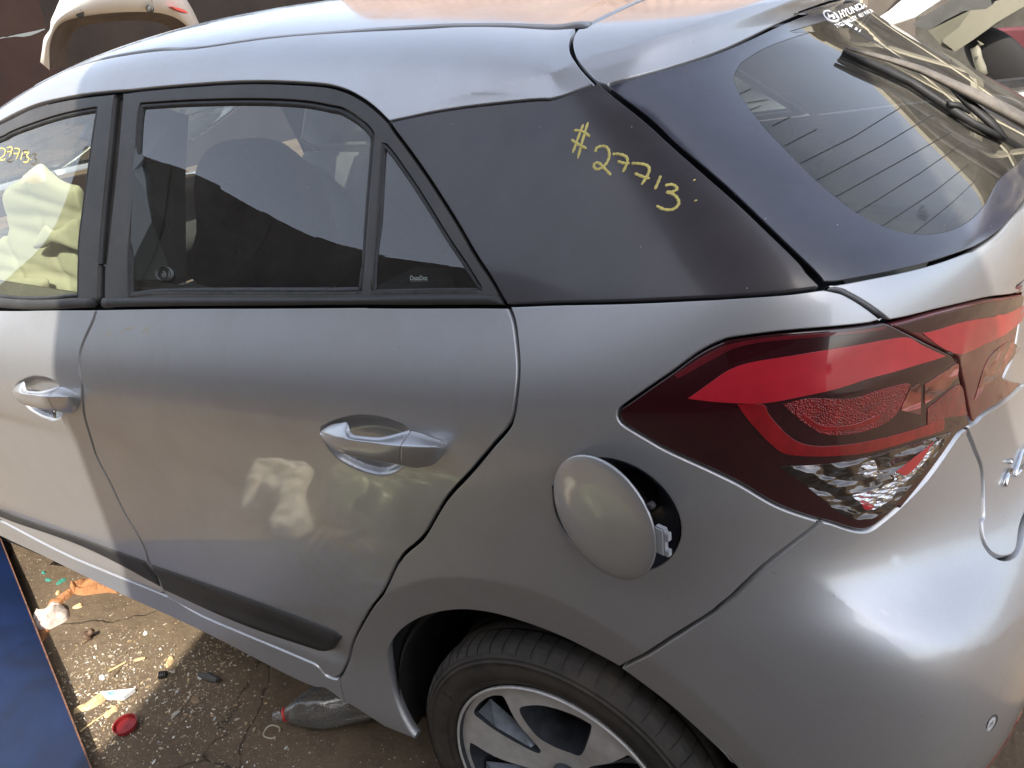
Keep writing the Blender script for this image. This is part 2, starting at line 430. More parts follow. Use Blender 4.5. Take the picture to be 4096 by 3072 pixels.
def patch(name, loop, mat, parent, h=.014, inset=.0, lift=.0, roll=.0015, depth=.014, holes=(), solid=True, fn=None, mirror=False, hb=None, joinm=False, dense=()):
    """a panel: part of the body surface inside `loop` (uv points), with rolled edges turned in by `depth`"""
    fn = fn or SD
    loops = [resample(loop, hb or h * .8)] + [resample(hl, hb or h * .8) for hl in holes]
    def area(q): return .5 * np.sum(q[:, 0] * np.roll(q[:, 1], -1) - np.roll(q[:, 0], -1) * q[:, 1])
    if area(loops[0]) < 0: loops[0] = loops[0][::-1]
    for i in range(1, len(loops)):
        if area(loops[i]) > 0: loops[i] = loops[i][::-1]
    # inset (metric, on the true surface)
    def frame(q):
        uv = from_m(q); u, v = uv[:, 0], uv[:, 1]
        p = fn(u, v)
        n, du, dv = N0(u, v, fn)
        n = n * SGN
        tt = np.roll(p, -1, 0) - np.roll(p, 1, 0); tt /= np.linalg.norm(tt, axis=1, keepdims=True) + 1e-12
        inw = np.cross(n, tt); inw /= np.linalg.norm(inw, axis=1, keepdims=True) + 1e-12
        # orientation: step in uv must go inside
        return uv, p, n, du, dv, inw
    full = []
    for li, q in enumerate(loops):
        uv, p, n, du, dv, inw = frame(q)
        # decide inward sign with uv left normal
        tq = np.roll(q, -1, 0) - np.roll(q, 1, 0); left = np.stack([-tq[:, 1], tq[:, 0]], 1); left /= np.linalg.norm(left, axis=1, keepdims=True) + 1e-12
        step = from_m(q + left * .002); ps = fn(step[:, 0], step[:, 1]) - p
        sg = np.sign(np.median(np.sum(ps * inw, 1)))
        inw = inw * sg
        am = inset + roll
        A = np.stack([du, dv], -1)                        # n x 3 x 2
        rhs = inw * am
        G = np.einsum('nij,nik->njk', A, A) + np.eye(2) * 1e-12
        st = np.linalg.solve(G, np.einsum('nij,ni->nj', A, rhs)[..., None])[..., 0]
        st = np.clip(st, -.4, .4)
        uv2 = uv + st
        uv2[:, 0] = np.clip(uv2[:, 0], 0, UMAX); uv2[:, 1] = np.clip(uv2[:, 1], 0, VMAX)
        full.append((to_m(uv2), inw))
    allb = [f[0] for f in full]
    mn = allb[0].min(0); mx = allb[0].max(0)
    gx = np.arange(mn[0], mx[0] + h, h); gy = np.arange(mn[1], mx[1] + h, h)
    GX, GY = np.meshgrid(gx, gy, indexing='ij')
    GX = GX + (np.arange(len(gy)) % 2)[None, :] * h * .5
    G_ = np.stack([GX.ravel(), GY.ravel()], 1)
    G_ = G_[(G_[:, 0] <= _cu[-1]) & (G_[:, 1] <= _cv[-1])]
    ok = poly_inside(G_, allb[0])
    for b in allb[1:]: ok &= ~poly_inside(G_, b)
    G_ = G_[ok]
    dmin = np.full(len(G_), 1e9)
    for b in allb: dmin = np.minimum(dmin, seg_dist(G_, b))
    G_ = G_[dmin > h * .45]
    for kind, pl, wd, h2 in dense:           # finer mesh where the sheet metal has features
        def near(q):
            d_ = pl_dist(q, pl)[0]
            if kind == 'area': d_ = np.where(poly_inside(q, pl), 0, d_)
            return d_ < wd
        G_ = G_[~near(G_)]
        a0 = pl.min(0) - wd; a1 = pl.max(0) + wd
        fx, fy = np.meshgrid(np.arange(a0[0], a1[0], h2), np.arange(a0[1], a1[1], h2), indexing='ij')
        f_ = np.stack([fx.ravel(), fy.ravel()], 1); f_ = f_[near(f_)]
        f_ = f_[poly_inside(f_, allb[0])]
        for b in allb[1:]: f_ = f_[~poly_inside(f_, b)]
        if len(f_):
            dm = np.full(len(f_), 1e9)
            for b in allb: dm = np.minimum(dm, seg_dist(f_, b))
            f_ = f_[dm > h2 * .5]
            G_ = np.concatenate([G_, f_])
    pts = list(np.concatenate(allb + [G_], 0)); edges = []; o = 0
    for b in allb:
        edges += [(o + i, o + (i + 1) % len(b)) for i in range(len(b))]; o += len(b)
    res = delaunay_2d_cdt([Vector(p) for p in pts], edges, [], 0, 1e-6)
    V2 = np.array([tuple(p) for p in res[0]]); F = [f for f in res[2]]
    cen = np.array([V2[list(f)].mean(0) for f in F])
    ok = poly_inside(cen, allb[0])
    for b in allb[1:]: ok &= ~poly_inside(cen, b)
    F = [f for f, k_ in zip(F, ok) if k_]
    orig = res[3]
    uv = from_m(V2)
    p = fn(uv[:, 0], uv[:, 1]); n, _, _ = N0(uv[:, 0], uv[:, 1], fn); n = n * SGN
    p = p + n * lift
    verts = list(p); norms = list(n); faces = []
    for f in F:
        a, b, c_ = p[f[0]], p[f[1]], p[f[2]]
        if np.dot(np.cross(b - a, c_ - a), n[f[0]]) < 0: f = f[::-1]
        faces.append(tuple(f))
    # map input boundary index -> output vertex
    inv = {}
    for vi, ol in enumerate(orig):
        for oi in ol: inv[oi] = vi
    if solid:
        o = 0
        for bi, b in enumerate(allb):
            inw = full[bi][1]
            ids = [inv.get(o + i) for i in range(len(b))]
            o += len(b)
            ring = [ids]
            prof = [(-roll, -roll * .8, .55), (-roll * 1.02, -depth, 1.0)]
            for off, dz, ang in prof:
                cur = []
                for i, vi in enumerate(ids):
                    if vi is None: cur.append(None); continue
                    q = p[vi] + inw[i] * off + n[vi] * dz
                    verts.append(q); nn = -inw[i] * ang + n[vi] * (1 - ang); norms.append(nn / np.linalg.norm(nn)); cur.append(len(verts) - 1)
                ring.append(cur)
            for r0, r1 in zip(ring, ring[1:]):
                for i in range(len(b)):
                    j = (i + 1) % len(b)
                    if None in (r0[i], r0[j], r1[i], r1[j]): continue
                    a, b_, c_ = np.array(verts[r0[i]]), np.array(verts[r0[j]]), np.array(verts[r1[j]])
                    fn_ = np.cross(b_ - a, c_ - a)
                    q4 = (r0[i], r0[j], r1[j], r1[i])
                    if np.dot(fn_, -inw[i]) < 0: q4 = q4[::-1]
                    faces.append(q4)
    if joinm:
        k_ = len(verts)
        verts += [np.array([q[0], 2 * .867 - q[1], q[2]]) for q in verts[:k_]]
        norms += [np.array([q[0], -q[1], q[2]]) for q in norms[:k_]]
        faces += [tuple(i + k_ for i in f[::-1]) for f in faces[:]]
    me = bpy.data.meshes.new(name)
    me.from_pydata([tuple(map(float, q)) for q in verts], [], faces)
    me.polygons.foreach_set('use_smooth', [True] * len(me.polygons))
    me.update()
    me.normals_split_custom_set_from_vertices([tuple(map(float, q)) for q in norms])
    return link(name, me, mat, parent)
def mirror_obj(o, parent=None):
    me = o.data.copy()
    vs = [(v.co.x, 2 * .867 - v.co.y, v.co.z) for v in me.vertices]
    fs = [tuple(p.vertices)[::-1] for p in me.polygons]
    nm = bpy.data.meshes.new(o.name.split('.')[0]); nm.from_pydata(vs, [], fs); nm.update()
    nm.polygons.foreach_set('use_smooth', [True] * len(nm.polygons))
    vn = [None] * len(vs)
    for p in me.polygons:
        for li in p.loop_indices:
            vi = me.loops[li].vertex_index
            if vn[vi] is None:
                c_ = me.corner_normals[li].vector; vn[vi] = (c_.x, -c_.y, c_.z)
    nm.normals_split_custom_set_from_vertices([q or (0, 0, 1) for q in vn])
    r = link(o.name.split('.')[0], nm, list(me.materials), parent if parent is not None else o.parent)
    return r
# ================================================================ materials of the car
def paint_mat(name, dusty=0.0, reflections=None):
    m, t, b = nodes(name)
    v = coords(t)
    fl = N(t, 'ShaderNodeTexNoise', Scale=2600.0, Detail=1.0); t.links.new(v, fl.inputs['Vector'])
    flake = ramp(t, fl.outputs[0], [(.35, (.40, .41, .43)), (.65, (.52, .53, .55))])
    dirt = noise(t, 3.2, 8, .68, v, .4)
    dfac = ramp(t, dirt, [(.42, 0.0 + dusty * .25), (.75, .26 + dusty)])
    col = mixc(t, dfac, flake, (.30, .255, .215))
    # small specks and scratches
    sp = N(t, 'ShaderNodeTexVoronoi', Scale=34.0); t.links.new(v, sp.inputs['Vector'])
    spot = math_(t, 'LESS_THAN', sp.outputs['Distance'], .028)
    wh = N(t, 'ShaderNodeTexWhiteNoise'); t.links.new(sp.outputs['Position'], wh.inputs['Vector'])
    spot = math_(t, 'MULTIPLY', spot, math_(t, 'GREATER_THAN', wh.outputs['Value'], .62))
    col = mixc(t, math_(t, 'MULTIPLY', spot, .75), col, (.05, .05, .055))
    t.links.new(col, b.inputs['Base Color'])
    b.inputs['Metallic'].default_value = .66
    t.links.new(ramp(t, dirt, [(.3, .38), (.75, .50)]), b.inputs['Roughness'])
    b.inputs['Coat Weight'].default_value = 1.0
    smear = noise(t, 7.0, 6, .7, coords(t, (1, 1, 2.2)), 1.5)
    t.links.new(ramp(t, smear, [(.35, .035), (.8, .16 + dusty * .4)]), b.inputs['Coat Roughness'])
    # hair scratches and pale water spots
    sc = N(t, 'ShaderNodeTexVoronoi', Scale=9.0); sc.feature = 'DISTANCE_TO_EDGE'
    t.links.new(coords(t, (1, 1, 3.5), (0, .9, 0)), sc.inputs['Vector'])
    hair = math_(t, 'MULTIPLY', math_(t, 'LESS_THAN', sc.outputs['Distance'], .0035), math_(t, 'GREATER_THAN', noise(t, 11.0, 4, .7, v), .60))
    col = mixc(t, math_(t, 'MULTIPLY', hair, .30), col, (.62, .62, .60))
    wsp = N(t, 'ShaderNodeTexVoronoi', Scale=75.0); t.links.new(v, wsp.inputs['Vector'])
    ring = math_(t, 'MULTIPLY', math_(t, 'GREATER_THAN', wsp.outputs['Distance'], .16), math_(t, 'LESS_THAN', wsp.outputs['Distance'], .24))
    ring = math_(t, 'MULTIPLY', ring, math_(t, 'GREATER_THAN', noise(t, 6.0, 3, .6, v), .56))
    col = mixc(t, math_(t, 'MULTIPLY', ring, .10), col, (.66, .62, .55))
    t.links.new(col, b.inputs['Base Color'])
    if reflections: reflections(t, b, v, col)
    return m
def door_reflections(t, b, v, col):
    """cream streaks painted low on the rear door in place of mirrored ground clutter"""
    c = t.nodes.new('ShaderNodeSeparateXYZ'); t.links.new(v, c.inputs[0])
    dx = math_(t, 'DIVIDE', math_(t, 'ADD', c.outputs[0], .40), .21)
    dz = math_(t, 'DIVIDE', math_(t, 'ADD', c.outputs[2], -.585), .15)
    r2 = math_(t, 'ADD', math_(t, 'MULTIPLY', dx, dx), math_(t, 'MULTIPLY', dz, dz))
    area = ramp(t, r2, [(.25, 1.0), (1.0, 0.0)])
    wv = N(t, 'ShaderNodeTexWave', Scale=5.0, Distortion=9.0, Detail=4.0)
    wv.inputs['Detail Scale'].default_value = 1.2
    t.links.new(coords(t, (1, 1, 1.4), (0, .7, 0)), wv.inputs['Vector'])
    n2 = noise(t, 24, 5, .7, v, 2.0)
    f = math_(t, 'MULTIPLY', math_(t, 'MULTIPLY', area, ramp(t, wv.outputs[1], [(.35, 0), (.9, 1)])), ramp(t, n2, [(.40, 0), (.72, 1)]))
    col2 = mixc(t, math_(t, 'MULTIPLY', f, .7), col, (.44, .43, .32))  # cream colour imitates reflections of clutter on the ground
    t.links.new(col2, b.inputs['Base Color'])
    t.links.new(math_(t, 'ADD', math_(t, 'MULTIPLY', area, .05), .03), b.inputs['Coat Roughness'])
    h = math_(t, 'MULTIPLY', area, noise(t, 5.0, 2, .5, coords(t, (1, 1, 1)), 2.5))
    bump(t, b, h, .25, .012)
PAINT = paint_mat('silver_paint')
PAINTD = paint_mat('silver_paint_reflections', .12, door_reflections)
PAINTR = paint_mat('silver_roof_paint', .25)
BLACKP = plain('gloss_black_panel', (.034, .030, .038), .34, coat=.35, coatr=.12, var=.25, vs=6)
FRAME = plain('black_door_frame', (.042, .041, .042), .42, spec=.5, var=.3, vs=8)
RUBBER = plain('black_rubber', (.028, .028, .029), .55, var=.4, vs=30)
DUSTR = plain('dusty_rubber', (.045, .042, .038), .75, var=.5, vs=40)
GAPM = plain('dark_inner_shell', (.008, .009, .012), .9)
PLAST = plain('black_moulding', (.030, .030, .031), .55, var=.25, vs=12, bmp=.15, bs=500)
CHROME = plain('chrome', (.75, .76, .78), .12, 1.0)
LINER = plain('wheel_liner', (.010, .010, .011), .85, bmp=.3, bs=90)
INTER = plain('interior_plastic', (.085, .085, .080), .7, var=.3, vs=9)
SEATM = plain('seat_cloth', (.045, .046, .052), .85, var=.35, vs=30, bmp=.4, bs=350)
BEIGE = plain('pale_trim', (.42, .42, .34), .6, var=.15, vs=8)
AIRBAG_ = plain('airbag_cloth', (.66, .66, .52), .85, var=.12, vs=14, bmp=.3, bs=160)
def glass_mat(name, tint, dirt=.05, dirtcol=(.45, .42, .36), rough=0.0, ior=1.5, dsc=9, gain=2.1, top=1.0):
    m, t, b = nodes(name)
    out = t.nodes['Material Output']
    tr = t.nodes.new('ShaderNodeBsdfTransparent'); tr.inputs[0].default_value = (*tint, 1)
    gl = t.nodes.new('ShaderNodeBsdfGlossy'); gl.inputs['Roughness'].default_value = rough
    fr = N(t, 'ShaderNodeFresnel', IOR=ior)
    mx = t.nodes.new('ShaderNodeMixShader')
    t.links.new(math_(t, 'MINIMUM', math_(t, 'MULTIPLY', fr.outputs[0], gain), top), mx.inputs[0]); t.links.new(tr.outputs[0], mx.inputs[1]); t.links.new(gl.outputs[0], mx.inputs[2])
    df = t.nodes.new('ShaderNodeBsdfDiffuse'); df.inputs[0].default_value = (*dirtcol, 1)
    m2 = t.nodes.new('ShaderNodeMixShader')
    a = noise(t, dsc, 8, .72)
    v = coords(t)
    sp = N(t, 'ShaderNodeTexVoronoi', Scale=60.0); t.links.new(v, sp.inputs['Vector'])
    wh = N(t, 'ShaderNodeTexWhiteNoise'); t.links.new(sp.outputs['Position'], wh.inputs['Vector'])
    spot = math_(t, 'MULTIPLY', math_(t, 'LESS_THAN', sp.outputs['Distance'], .06), math_(t, 'GREATER_THAN', wh.outputs['Value'], .85))
    fac = math_(t, 'MAXIMUM', ramp(t, a, [(.3, dirt * .35), (.8, dirt * 2.0)]), math_(t, 'MULTIPLY', spot, .6))
    t.links.new(fac, m2.inputs[0]); t.links.new(mx.outputs[0], m2.inputs[1]); t.links.new(df.outputs[0], m2.inputs[2])
    t.links.new(m2.outputs[0], out.inputs['Surface'])
    return m
GLF = glass_mat('front_door_glass', (.88, .92, .80), .04)
GLR = glass_mat('rear_door_glass', (.62, .68, .66), .03)
GLB = glass_mat('tailgate_glass', (.40, .44, .46), .13, (.30, .28, .24), gain=1.5, top=.62)
FRIT = plain('glass_ceramic_band', (.034, .037, .058), .16, coat=.75, coatr=.04, var=.2, vs=10)
def add_dust(m, amt, col=(.30, .27, .23), sc=2.6):
    t = m.node_tree; b = t.nodes['Principled BSDF']; v = coords(t)
    f = ramp(t, noise(t, sc, 9, .72, v, .8), [(.38, amt * .25), (.78, amt)])
    src = b.inputs['Base Color'].links[0].from_socket if b.inputs['Base Color'].links else tuple(b.inputs['Base Color'].default_value)[:3]
    t.links.new(mixc(t, f, src, col), b.inputs['Base Color'])
    sp = N(t, 'ShaderNodeTexVoronoi', Scale=48.0); t.links.new(v, sp.inputs['Vector'])
    c0 = b.inputs['Base Color'].links[0].from_socket
    wh = N(t, 'ShaderNodeTexWhiteNoise'); t.links.new(sp.outputs['Position'], wh.inputs['Vector'])
    spot = math_(t, 'MULTIPLY', math_(t, 'LESS_THAN', sp.outputs['Distance'], .045), math_(t, 'GREATER_THAN', wh.outputs['Value'], .72))
    t.links.new(mixc(t, math_(t, 'MULTIPLY', spot, .6), c0, (.5, .48, .44)), b.inputs['Base Color'])
    t.links.new(ramp(t, noise(t, 5.0, 7, .7, coords(t, (1, 1, 2.0), (0, .5, 0)), 1.2), [(.3, .03), (.8, .30)]), b.inputs['Coat Roughness'])
add_dust(BLACKP, .10); add_dust(FRIT, .07); add_dust(FRAME, .12, sc=5); add_dust(PLAST, .05, sc=7); add_dust(LINER, .2, sc=6)
MARK = plain('yellow_paint_marker', (.62, .52, .16), .6, var=.2, vs=60)
WHITEP = plain('white_print', (.78, .78, .78), .6)
GREYP = plain('grey_print', (.32, .36, .33), .6)

# ================================================================ traced seams
belt_rd = T(3, (620, 368), (1200, 358), (2212, 350)) + T(4, (300, 352), (700, 352), (1138, 352))
rd_rear = T(4, (1160, 352), (1195, 450), (1215, 600), (1224, 750), (1213, 900), (1190, 1050), (1150, 1140), (1050, 1255), (850, 1485), (717, 1659)) + T(7, (553, 267), (400, 502), (290, 662), (190, 850), (130, 1020), (98, 1082))
rd_bot = T(7, (55, 1094), (0, 1072)) + T(6, (2000, 1012), (1900, 965), (1600, 838), (1270, 697), (1060, 590))
bseam = T(3, (610, 368), (585, 450), (530, 570), (505, 650), (498, 740), (517, 850), (522, 950), (540, 1080), (600, 1280), (700, 1480), (786, 1659)) + T(6, (868, 180), (920, 290), (942, 365), (985, 450), (1040, 560))
S_ = smooth_line
# ---- pressed features: handle recesses, bumper shelf, lamp ridge
def _pt(uv): return S0(np.array([uv[0]]), np.array([uv[1]]))[0]
dishR = S_(T(9, (158, 262), (172, 205), (255, 158), (430, 116), (600, 116), (760, 158), (860, 212), (905, 300), (905, 420), (865, 510), (780, 585), (690, 613), (600, 608), (470, 568), (320, 488), (220, 385), (158, 262)), corner=-.5)[:-1]
DH = on_y(3, 92, 880, -.002) - on_y(9, 165, 250, -.002)
dishF = [near_uv(_pt(q) + np.array([DH.x, 0, DH.z])) for q in dishR]
dishRm, dishFm = to_m(np.array(dishR)), to_m(np.array(dishF))
def dish(poly, dep, wd):
    def f(p, m_):
        sh = m_.shape[:-1]; q = m_.reshape(-1, 2); out = np.zeros(len(q))
        bb = (q[:, 0] > poly[:, 0].min()) & (q[:, 0] < poly[:, 0].max()) & (q[:, 1] > poly[:, 1].min()) & (q[:, 1] < poly[:, 1].max())
        if bb.any():
            qq = q[bb]; ins = poly_inside(qq, poly); dd = np.where(ins, seg_dist(qq, poly), 0)
            t = np.clip(dd / wd, 0, 1); out[bb] = -dep * (.45 * sm(t, 0, .35) + .55 * sm(t, .1, 1.0))
        return out.reshape(sh)
    return f
FEATS.append(dish(dishRm, .021, .032)); FEATS.append(dish(dishFm, .021, .032))
ridge = to_m(np.array(S_(T(10, (0, 425), (280, 650), (700, 992), (1100, 1262), (1300, 1345), (1500, 1392), (1650, 1402), (1800, 1375), (2000, 1235), (2212, 1020)) + Q((.655, .55, .672), (.664, .867, .67)), corner=-.5)))
def ridge_f(p, m_):
    sh = m_.shape[:-1]; out = np.zeros(sh)
    k_ = (m_[..., 0] > ridge[0, 0] - .02) & (m_[..., 1] > ridge[:, 1].min() - .3) & (m_[..., 1] < ridge[:, 1].max() + .15)
    if k_.any():
        d_, s_, r_, L = pl_dist(m_[k_], ridge)
        A = .0095 * sm(r_, .0, .34)
        e = np.where(s_ > 0, d_, -d_)              # positive above the ridge
        soft = .0085
        up = A * np.exp(-np.maximum(e, 0) / .045) * 1.0
        dn = A * (1 - .0 * e) * sm(-e, .34, .05)
        w_ = 1 / (1 + np.exp(-e / soft))
        out[k_] = (dn * (1 - w_) + up * w_)
    return out
FEATS.append(ridge_f)
rcrease = to_m(np.array(S_(T(1, (425, 748), (1000, 560), (1560, 398), (1800, 325), (2212, 203)) + T(2, (350, 75)) + XY((.155, .62)) + [near_uv((.192, .80, 1.449)), near_uv((.195, .867, 1.449))], corner=-.5)))
def rcrease_f(p, m_):
    out = np.zeros(m_.shape[:-1])
    k_ = (m_[..., 0] > rcrease[0, 0] - .02) & (m_[..., 1] > rcrease[:, 1].min() - .16) & (m_[..., 1] < rcrease[:, 1].max() + .05)
    if k_.any():
        d_, s_, r_, L = pl_dist(m_[k_], rcrease)
        e = np.where(s_ < 0, d_, 0)
        out[k_] = -.007 * sm(r_, .0, .22) * (1 - np.exp(-np.sqrt(e * e + 1e-6) / .030)) * (1 - sm(e, .03, .13))
    return out
FEATS.append(rcrease_f)
lridge = to_m(np.array(S_(T(5, (1790, 688), (1440, 795), (1280, 862), (1120, 915), (920, 915), (720, 850), (540, 795)), corner=-.5)))
def lridge_f(p, m_):
    out = np.zeros(m_.shape[:-1])
    k_ = (np.abs(m_[..., 0] - lridge[:, 0].mean()) < .35) & (np.abs(m_[..., 1] - lridge[:, 1].mean()) < .2)
    if k_.any():
        d_, s_, r_, L = pl_dist(m_[k_], lridge)
        out[k_] = .006 * np.exp(-np.sqrt(d_ ** 2 + .003 ** 2) / .022) * sm(r_, L * 1.05, L * .45)
    return out
FEATS.append(lridge_f)
archcrease = to_m(np.array([hit_uv((-.012 + .447 * math.cos(a), -2, .232 + .447 * math.sin(a)), (0, 1, 0)) for a in np.radians(np.linspace(20, 160, 40))]))
DN_DOOR = [('area', dishRm, .006, .0030), ('line', archcrease, .02, .006)]
DN_FD = [('area', dishFm, .006, .0038)]
DN_Q = [('line', archcrease, .022, .005), ('line', ridge, .03, .006)]
DN_B = [('line', ridge, .035, .005), ('line', archcrease, .022, .006)]

# ================================================================ the car
CAR = tag(empty('hatchback_car', (-.9, .867, -.07)), 'silver hatchback with open fuel flap and #27713 written in yellow on its black rear pillar', 'car')
CARL = Vector(CAR.location)
def cpart(o):                     # meshes are modelled in place: keep them there
    if o.parent is CAR: o.matrix_parent_inverse = Matrix.Translation(-CARL)
    return o
_patch = patch
def patch(name, loop, mat, parent, **k_):
    o = _patch(name, loop, mat, parent, **k_)
    if parent is CAR: o.matrix_parent_inverse = Matrix.Translation(-CARL)
    return o
def sub(o, par):
    o.parent = par; return o

# rear door skin
rear_door = patch('rear_door', S_(belt_rd) + S_(rd_rear) + S_(rd_bot) + S_(bseam)[::-1], PAINTD, CAR, h=.0115, roll=.0012, inset=.0042, depth=.022, dense=DN_DOOR)
# front door skin
fd_loop = S_(bseam)[1:] + S_(T(6, (1010, 560), (700, 430), (400, 302), (0, 98))) + S_(XZ((-1.85, .285), (-1.985, .30), (-2.0, .45), (-2.0, .75), (-1.985, .935))) + S_(T(3, (0, 374), (300, 371), (597, 369)))
front_door = patch('front_door', fd_loop, PAINT, CAR, h=.016, inset=.0040, roll=.0012, depth=.022, dense=DN_FD)
# fender, simple nose
fender = patch('front_fender', XZ((-2.01, .94), (-2.01, .6), (-2.01, .34), (-2.16, .34), (-2.22, .5), (-2.38, .62), (-2.57, .66), (-2.76, .62), (-2.9, .5), (-2.95, .34), (-3.1, .34), (-3.1, .6), (-3.1, .86), (-2.7, .90), (-2.3, .93)), PAINT, CAR, h=.05, inset=.003, roll=.002)
# rocker
rk = S_(XZ((-2.2, .165), (-2.2, .28))) + S_(T(6, (0, 98), (400, 302), (700, 430), (1060, 575), (1270, 697), (1600, 838), (1900, 965), (2000, 1012)) + T(7, (0, 1072), (55, 1094))) \
    + S_(T(7, (98, 1084))) + [P(7, 100, 1088)]
rk_low = T(7, (120, 1240), (0, 1155)) + T(6, (1900, 1112), (1270, 792), (740, 548), (300, 333), (0, 192))
rocker = patch('sill_panel', XZ((-2.0, .18), (-2.0, .275)) + S_(T(6, (0, 104), (400, 309), (700, 437), (1060, 584), (1270, 703), (1600, 844), (1900, 971), (2000, 1018)) + T(7, (0, 1078), (52, 1100), (85, 1103))) + [P(7, 120, 1240)] + S_(rk_low)[1:], PAINT, CAR, h=.013, inset=.0, depth=.03)

# C pillar, quarter panel, bumper, lamps -----------------------------------------
frame_out = T(0, (768, 576), (1200, 533), (1600, 512), (2000, 527)) + T(1, (100, 556), (200, 600), (300, 668), (405, 768))
frame_out2 = T(1, (405, 768), (450, 838), (560, 985), (700, 1190), (850, 1430), (985, 1659)) + T(4, (1060, 195), (1148, 348))
gapline = T(1, (1720, 505), (1770, 545), (2000, 740), (2212, 930)) + T(2, (350, 1230), (560, 1425), (800, 1659)) + T(5, (850, 145), (935, 232))
arch = T(7, (575, 1480), (520, 1400), (430, 1200), (388, 1000), (402, 900), (480, 800), (600, 730), (750, 694), (900, 690), (1100, 728), (1400, 835), (1650, 950), (1850, 1050))
bump_seam = T(7, (1850, 1050)) + T(8, (0, 822), (500, 440), (928, 100))
lamp_low = T(8, (930, 97), (650, 2)) + T(5, (400, 1475), (0, 1290)) + T(4, (2050, 1205), (1900, 1115), (1862, 1075), (1852, 1045))
lamp_top = T(4, (1858, 1020), (1885, 990), (2050, 872)) + T(5, (0, 765), (150, 655), (280, 588), (400, 556), (800, 512), (1330, 456))
fuel_c = [hit_uv((FUEL[0] + FUELR * math.cos(a), -2, FUEL[2] + FUELR * math.sin(a)), (0, 1, 0)) for a in np.linspace(0, 2 * math.pi, 49)[:-1]]
q_loop = S_(T(4, (1175, 350), (1600, 335), (2212, 315)) + T(5, (300, 300), (700, 272), (920, 243), (962, 243))) + S_(T(5, (1050, 262), (1100, 285), (1325, 445))) \
    + S_(lamp_top)[::-1][1:] + S_(lamp_low)[::-1][1:] + S_(bump_seam)[::-1][1:] + S_(arch)[::-1][1:] + S_(T(7, (380, 1402), (240, 1312), (120, 1240)))[:] + [P(7, 90, 1100)] + S_(rd_rear)[::-1][:-1]
quarter = patch('rear_quarter_panel', q_loop, PAINT, CAR, h=.012, inset=.0026, depth=.022, holes=[fuel_c], dense=DN_Q)
cpanel = patch('pillar_panel', S_(frame_out2) + S_(T(4, (1148, 348), (1600, 331), (2212, 311)) + T(5, (300, 296), (700, 268), (920, 240)))[1:] + S_(gapline)[::-1][1:] + S_(T(1, (1700, 515), (1000, 655), (425, 762)))[1:-1], BLACKP, CAR, h=.016, inset=.002, depth=.018)
# roof side (cant rail) panel
rail_low = S_(frame_out) + S_(T(1, (415, 765), (1000, 655), (1700, 513)))
roofgap = S_(T(1, (1695, 505), (1575, 370), (1543, 285), (1556, 210), (1585, 178)))
ditch = T(1, (1580, 176), (1000, 167), (600, 183), (0, 212)) + T(0, (1700, 242), (1250, 305))
_e = _pt(P(0, 1250, 305)); _dx, _dy = _e[0], _e[1]
ditchQ = XY((_dx - .15, _dy + .006), (_dx - .4, _dy + .004), (_dx - .65, _dy - .01)) + Q((-1.9, .36, 1.28))
rail = patch('roof_side_panel', S_([*T(0, (0, 765), (200, 668), (400, 617), (740, 574))]) + rail_low[1:] + roofgap[1:] + S_(ditch + ditchQ)[1:] + S_(Q((-2.0, .27, 1.18), (-1.75, .25, 1.285))), PAINT, CAR, h=.016, inset=.0015, depth=.012, dense=[('line', rcrease, .05, .006)])
# roof
ditch_up = T(1, (1690, 140), (1580, 140), (1000, 148), (600, 160), (0, 204)) + T(0, (1700, 234), (1250, 297))
ditchQ2 = XY((_dx - .15, _dy + .018), (_dx - .4, _dy + .016), (_dx - .6, _dy + .004))
VSP = near_uv((-.075, .867, 1.482))[1]
roofend = S_(T(1, (1700, 135), (2000, -8)) + XY((-.073, .70), (-.076, .80)) + [(UMAX, VSP)])
CU = 21.0
def cl(v): return (UMAX - 1e-4, v)
roof = patch('roof', S_(ditch_up + ditchQ2) + S_([near_uv((-1.6, .6, 1.385)), near_uv((-1.62, .8, 1.39)), near_uv((-1.62, .867, 1.395))]) + [near_uv((-1.0, .867, 1.53)), near_uv((-.5, .867, 1.52)), (13.5, VMAX), (UMAX, VMAX)] + roofend[::-1][:-1], PAINTR, CAR, h=.035, inset=.002, joinm=True, depth=.01)
# ---- spoiler, tailgate, rear glass
sp_loop = S_(T(1, (1712, 500), (1592, 370), (1562, 285), (1574, 215), (1600, 185), (1648, 178))) + S_(T(1, (1700, 150), (2000, 8)) + XY((-.066, .70), (-.069, .80)) + [(UMAX, VSP - .03)])[1:] + [near_uv((0, .867, 1.478)), near_uv((.14, .867, 1.465)), near_uv((.196, .867, 1.449)), near_uv((.172, .867, 1.43))] \
    + S_(Q((.165, .70, 1.425)) + T(2, (860, 68), (700, 132), (350, 292), (0, 404)) + T(1, (1830, 503), (1785, 528)))
TAILGATE = patch('tailgate', [], PAINT, CAR) if False else None
spoiler = patch('roof_spoiler', sp_loop, PAINT, CAR, h=.014, inset=.0015, joinm=True, depth=.02, dense=[('line', rcrease, .05, .006)])
glow = T(5, (957, 212), (1300, 152), (1700, 54), (1850, 2)) + T(2, (1900, 1562), (2050, 1462), (2150, 1352)) + Q((.545, .64, 1.163), (.56, .867, 1.163))
gl_left = T(1, (1795, 545), (2040, 742), (2212, 905)) + T(2, (350, 1200), (800, 1632)) + T(5, (945, 205))
gl_top = T(1, (1800, 535), (1835, 515), (2212, 412)) + T(2, (350, 303), (700, 143), (860, 80)) + Q((.150, .68, 1.420), (.158, .867, 1.425))
g_loop = S_(gl_left) + S_(glow)[1:] + S_(gl_top)[::-1][:-1]
